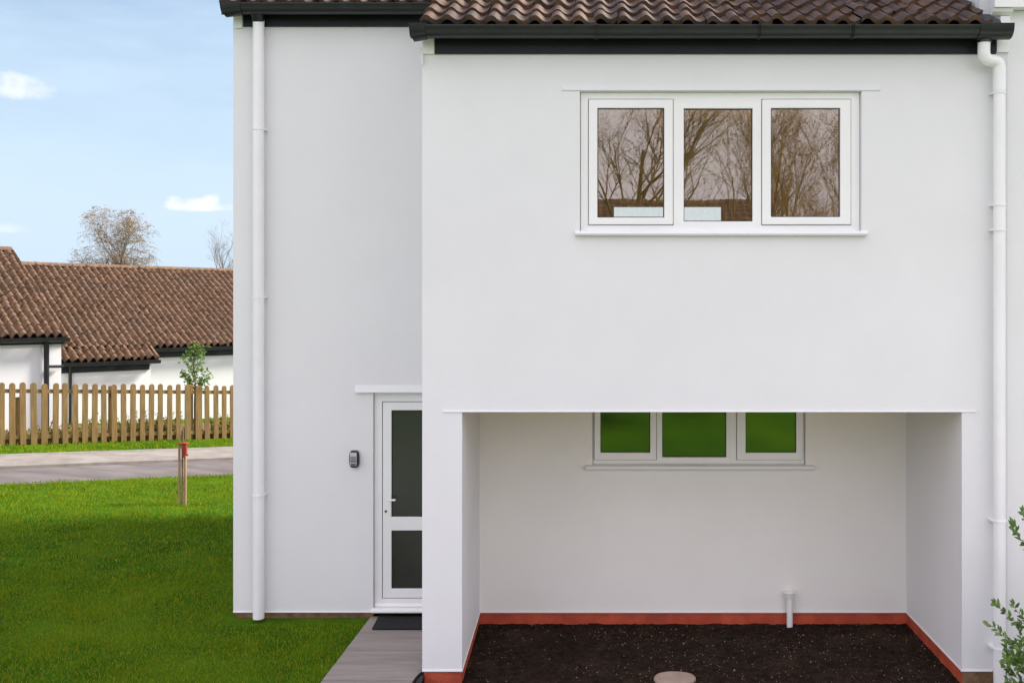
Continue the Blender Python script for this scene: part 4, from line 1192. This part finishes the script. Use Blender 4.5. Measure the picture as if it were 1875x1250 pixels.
# what stands across the road behind the camera and shows in the upper window's glass
def mirror_x(px, y): return (px-VX)/F*(2*D1-y)
y_m = -14.0
put_tree('bare_tree', (mirror_x(1120,y_m), y_m, 0.1), 'bare leaning tree mirrored in the left pane of the upper window', M['twig'], budmat=M['bud'],
         H_=11.5, spread=0.8, seed=21, twigs=6, lean=(0.16,0), droop=0.0, first=0.3, thin=0.85, nlimb=11, bud=2)
put_tree('bare_tree', (mirror_x(1440,y_m-1), y_m-1, 0.1), 'dense bare tree mirrored in the right pane of the upper window', M['twig'], budmat=M['bud'],
         H_=9.6, spread=0.6, seed=22, twigs=6, droop=-0.2, first=0.2, thin=0.6, nlimb=14, bud=2)
put_tree('bare_tree', (mirror_x(1372,y_m+1), y_m+1, 0.1), 'tall bare tree mirrored at the edge of the middle pane', M['twig'], budmat=M['bud'],
         H_=11.0, spread=0.6, seed=23, twigs=6, droop=-0.1, first=0.25, thin=0.6, nlimb=11, bud=2)
put_tree('bare_tree', (mirror_x(1520,y_m-3), y_m-3, 0.1), 'bare hedge tree mirrored at the right edge of the upper window', M['twig'], budmat=M['bud'],
         H_=9.3, spread=0.6, seed=24, twigs=6, droop=-0.2, first=0.2, thin=0.6, nlimb=13, bud=2)
OH = root('brick_house', (3.0, -24, 0), 'brown roofed house mirrored in the upper window glass', 'house')
MB().box(-8.0, 7.5, -30.0, -24.0, -0.2, 3.6).build('wall', M['brownplinth'], OH)
m = MB(); vv = Vector((0,-math.cos(R(38)),math.sin(R(38)))); nn_ = Vector((0,math.sin(R(38)),math.cos(R(38))))
tiles(m, Vector((7.8,-23.6,3.5)), Vector((-1,0,0)), vv, nn_, 52, 16, 0.305, 0.31, 0.03, 5, seed=77)
ro = m.build('roof', M['tile_far'], OH, smooth=True)

def bush(base, rx, rz, n, seed, label):  # unseen bush, added to vary the reflection in the lower window
    o = root('bush', base, label, 'bush')
    r_ = random.Random(seed); st_, lf_ = MB(), MB(); b = Vector(base)
    for k in range(26):
        a = r_.uniform(0, 6.28); tip = b + Vector((math.cos(a)*rx*r_.uniform(0.2,0.9), math.sin(a)*rx*r_.uniform(0.2,0.9), rz*r_.uniform(0.5,1.0)))
        st_.tube([b, b.lerp(tip,0.5)+Vector((0,0,0.08)), tip], [0.014,0.009,0.003], 4)
    for k in range(n):
        a, e = r_.uniform(0, 6.28), r_.uniform(-0.2, 1.0); q = r_.uniform(0.55, 1.0)*(1+0.25*mnoise.noise(Vector((a*1.5, e*2, seed))))
        p = b + Vector((math.cos(a)*rx*q*math.sqrt(max(0,1-e*e*0.8)), math.sin(a)*rx*q*math.sqrt(max(0,1-e*e*0.8)), rz*(0.35+0.65*e*q)))
        leaf(lf_, p, Vector((r_.uniform(-1,1), r_.uniform(-1,1), r_.uniform(-0.3,1))), ZUP, 0.075, 0.04)
    st_.build('stem', M['bark'], o); lf_.build('foliage', M['leaf'], o)
bush((0.55, -2.4, 0.09), 1.25, 1.25, 3600, 5, 'unseen round dark green bush added to darken the left pane of the lower window')
bush((3.0, -4.6, 0.09), 1.0, 0.8, 2600, 6, 'unseen low wide green bush added to vary the reflection in the lower window')
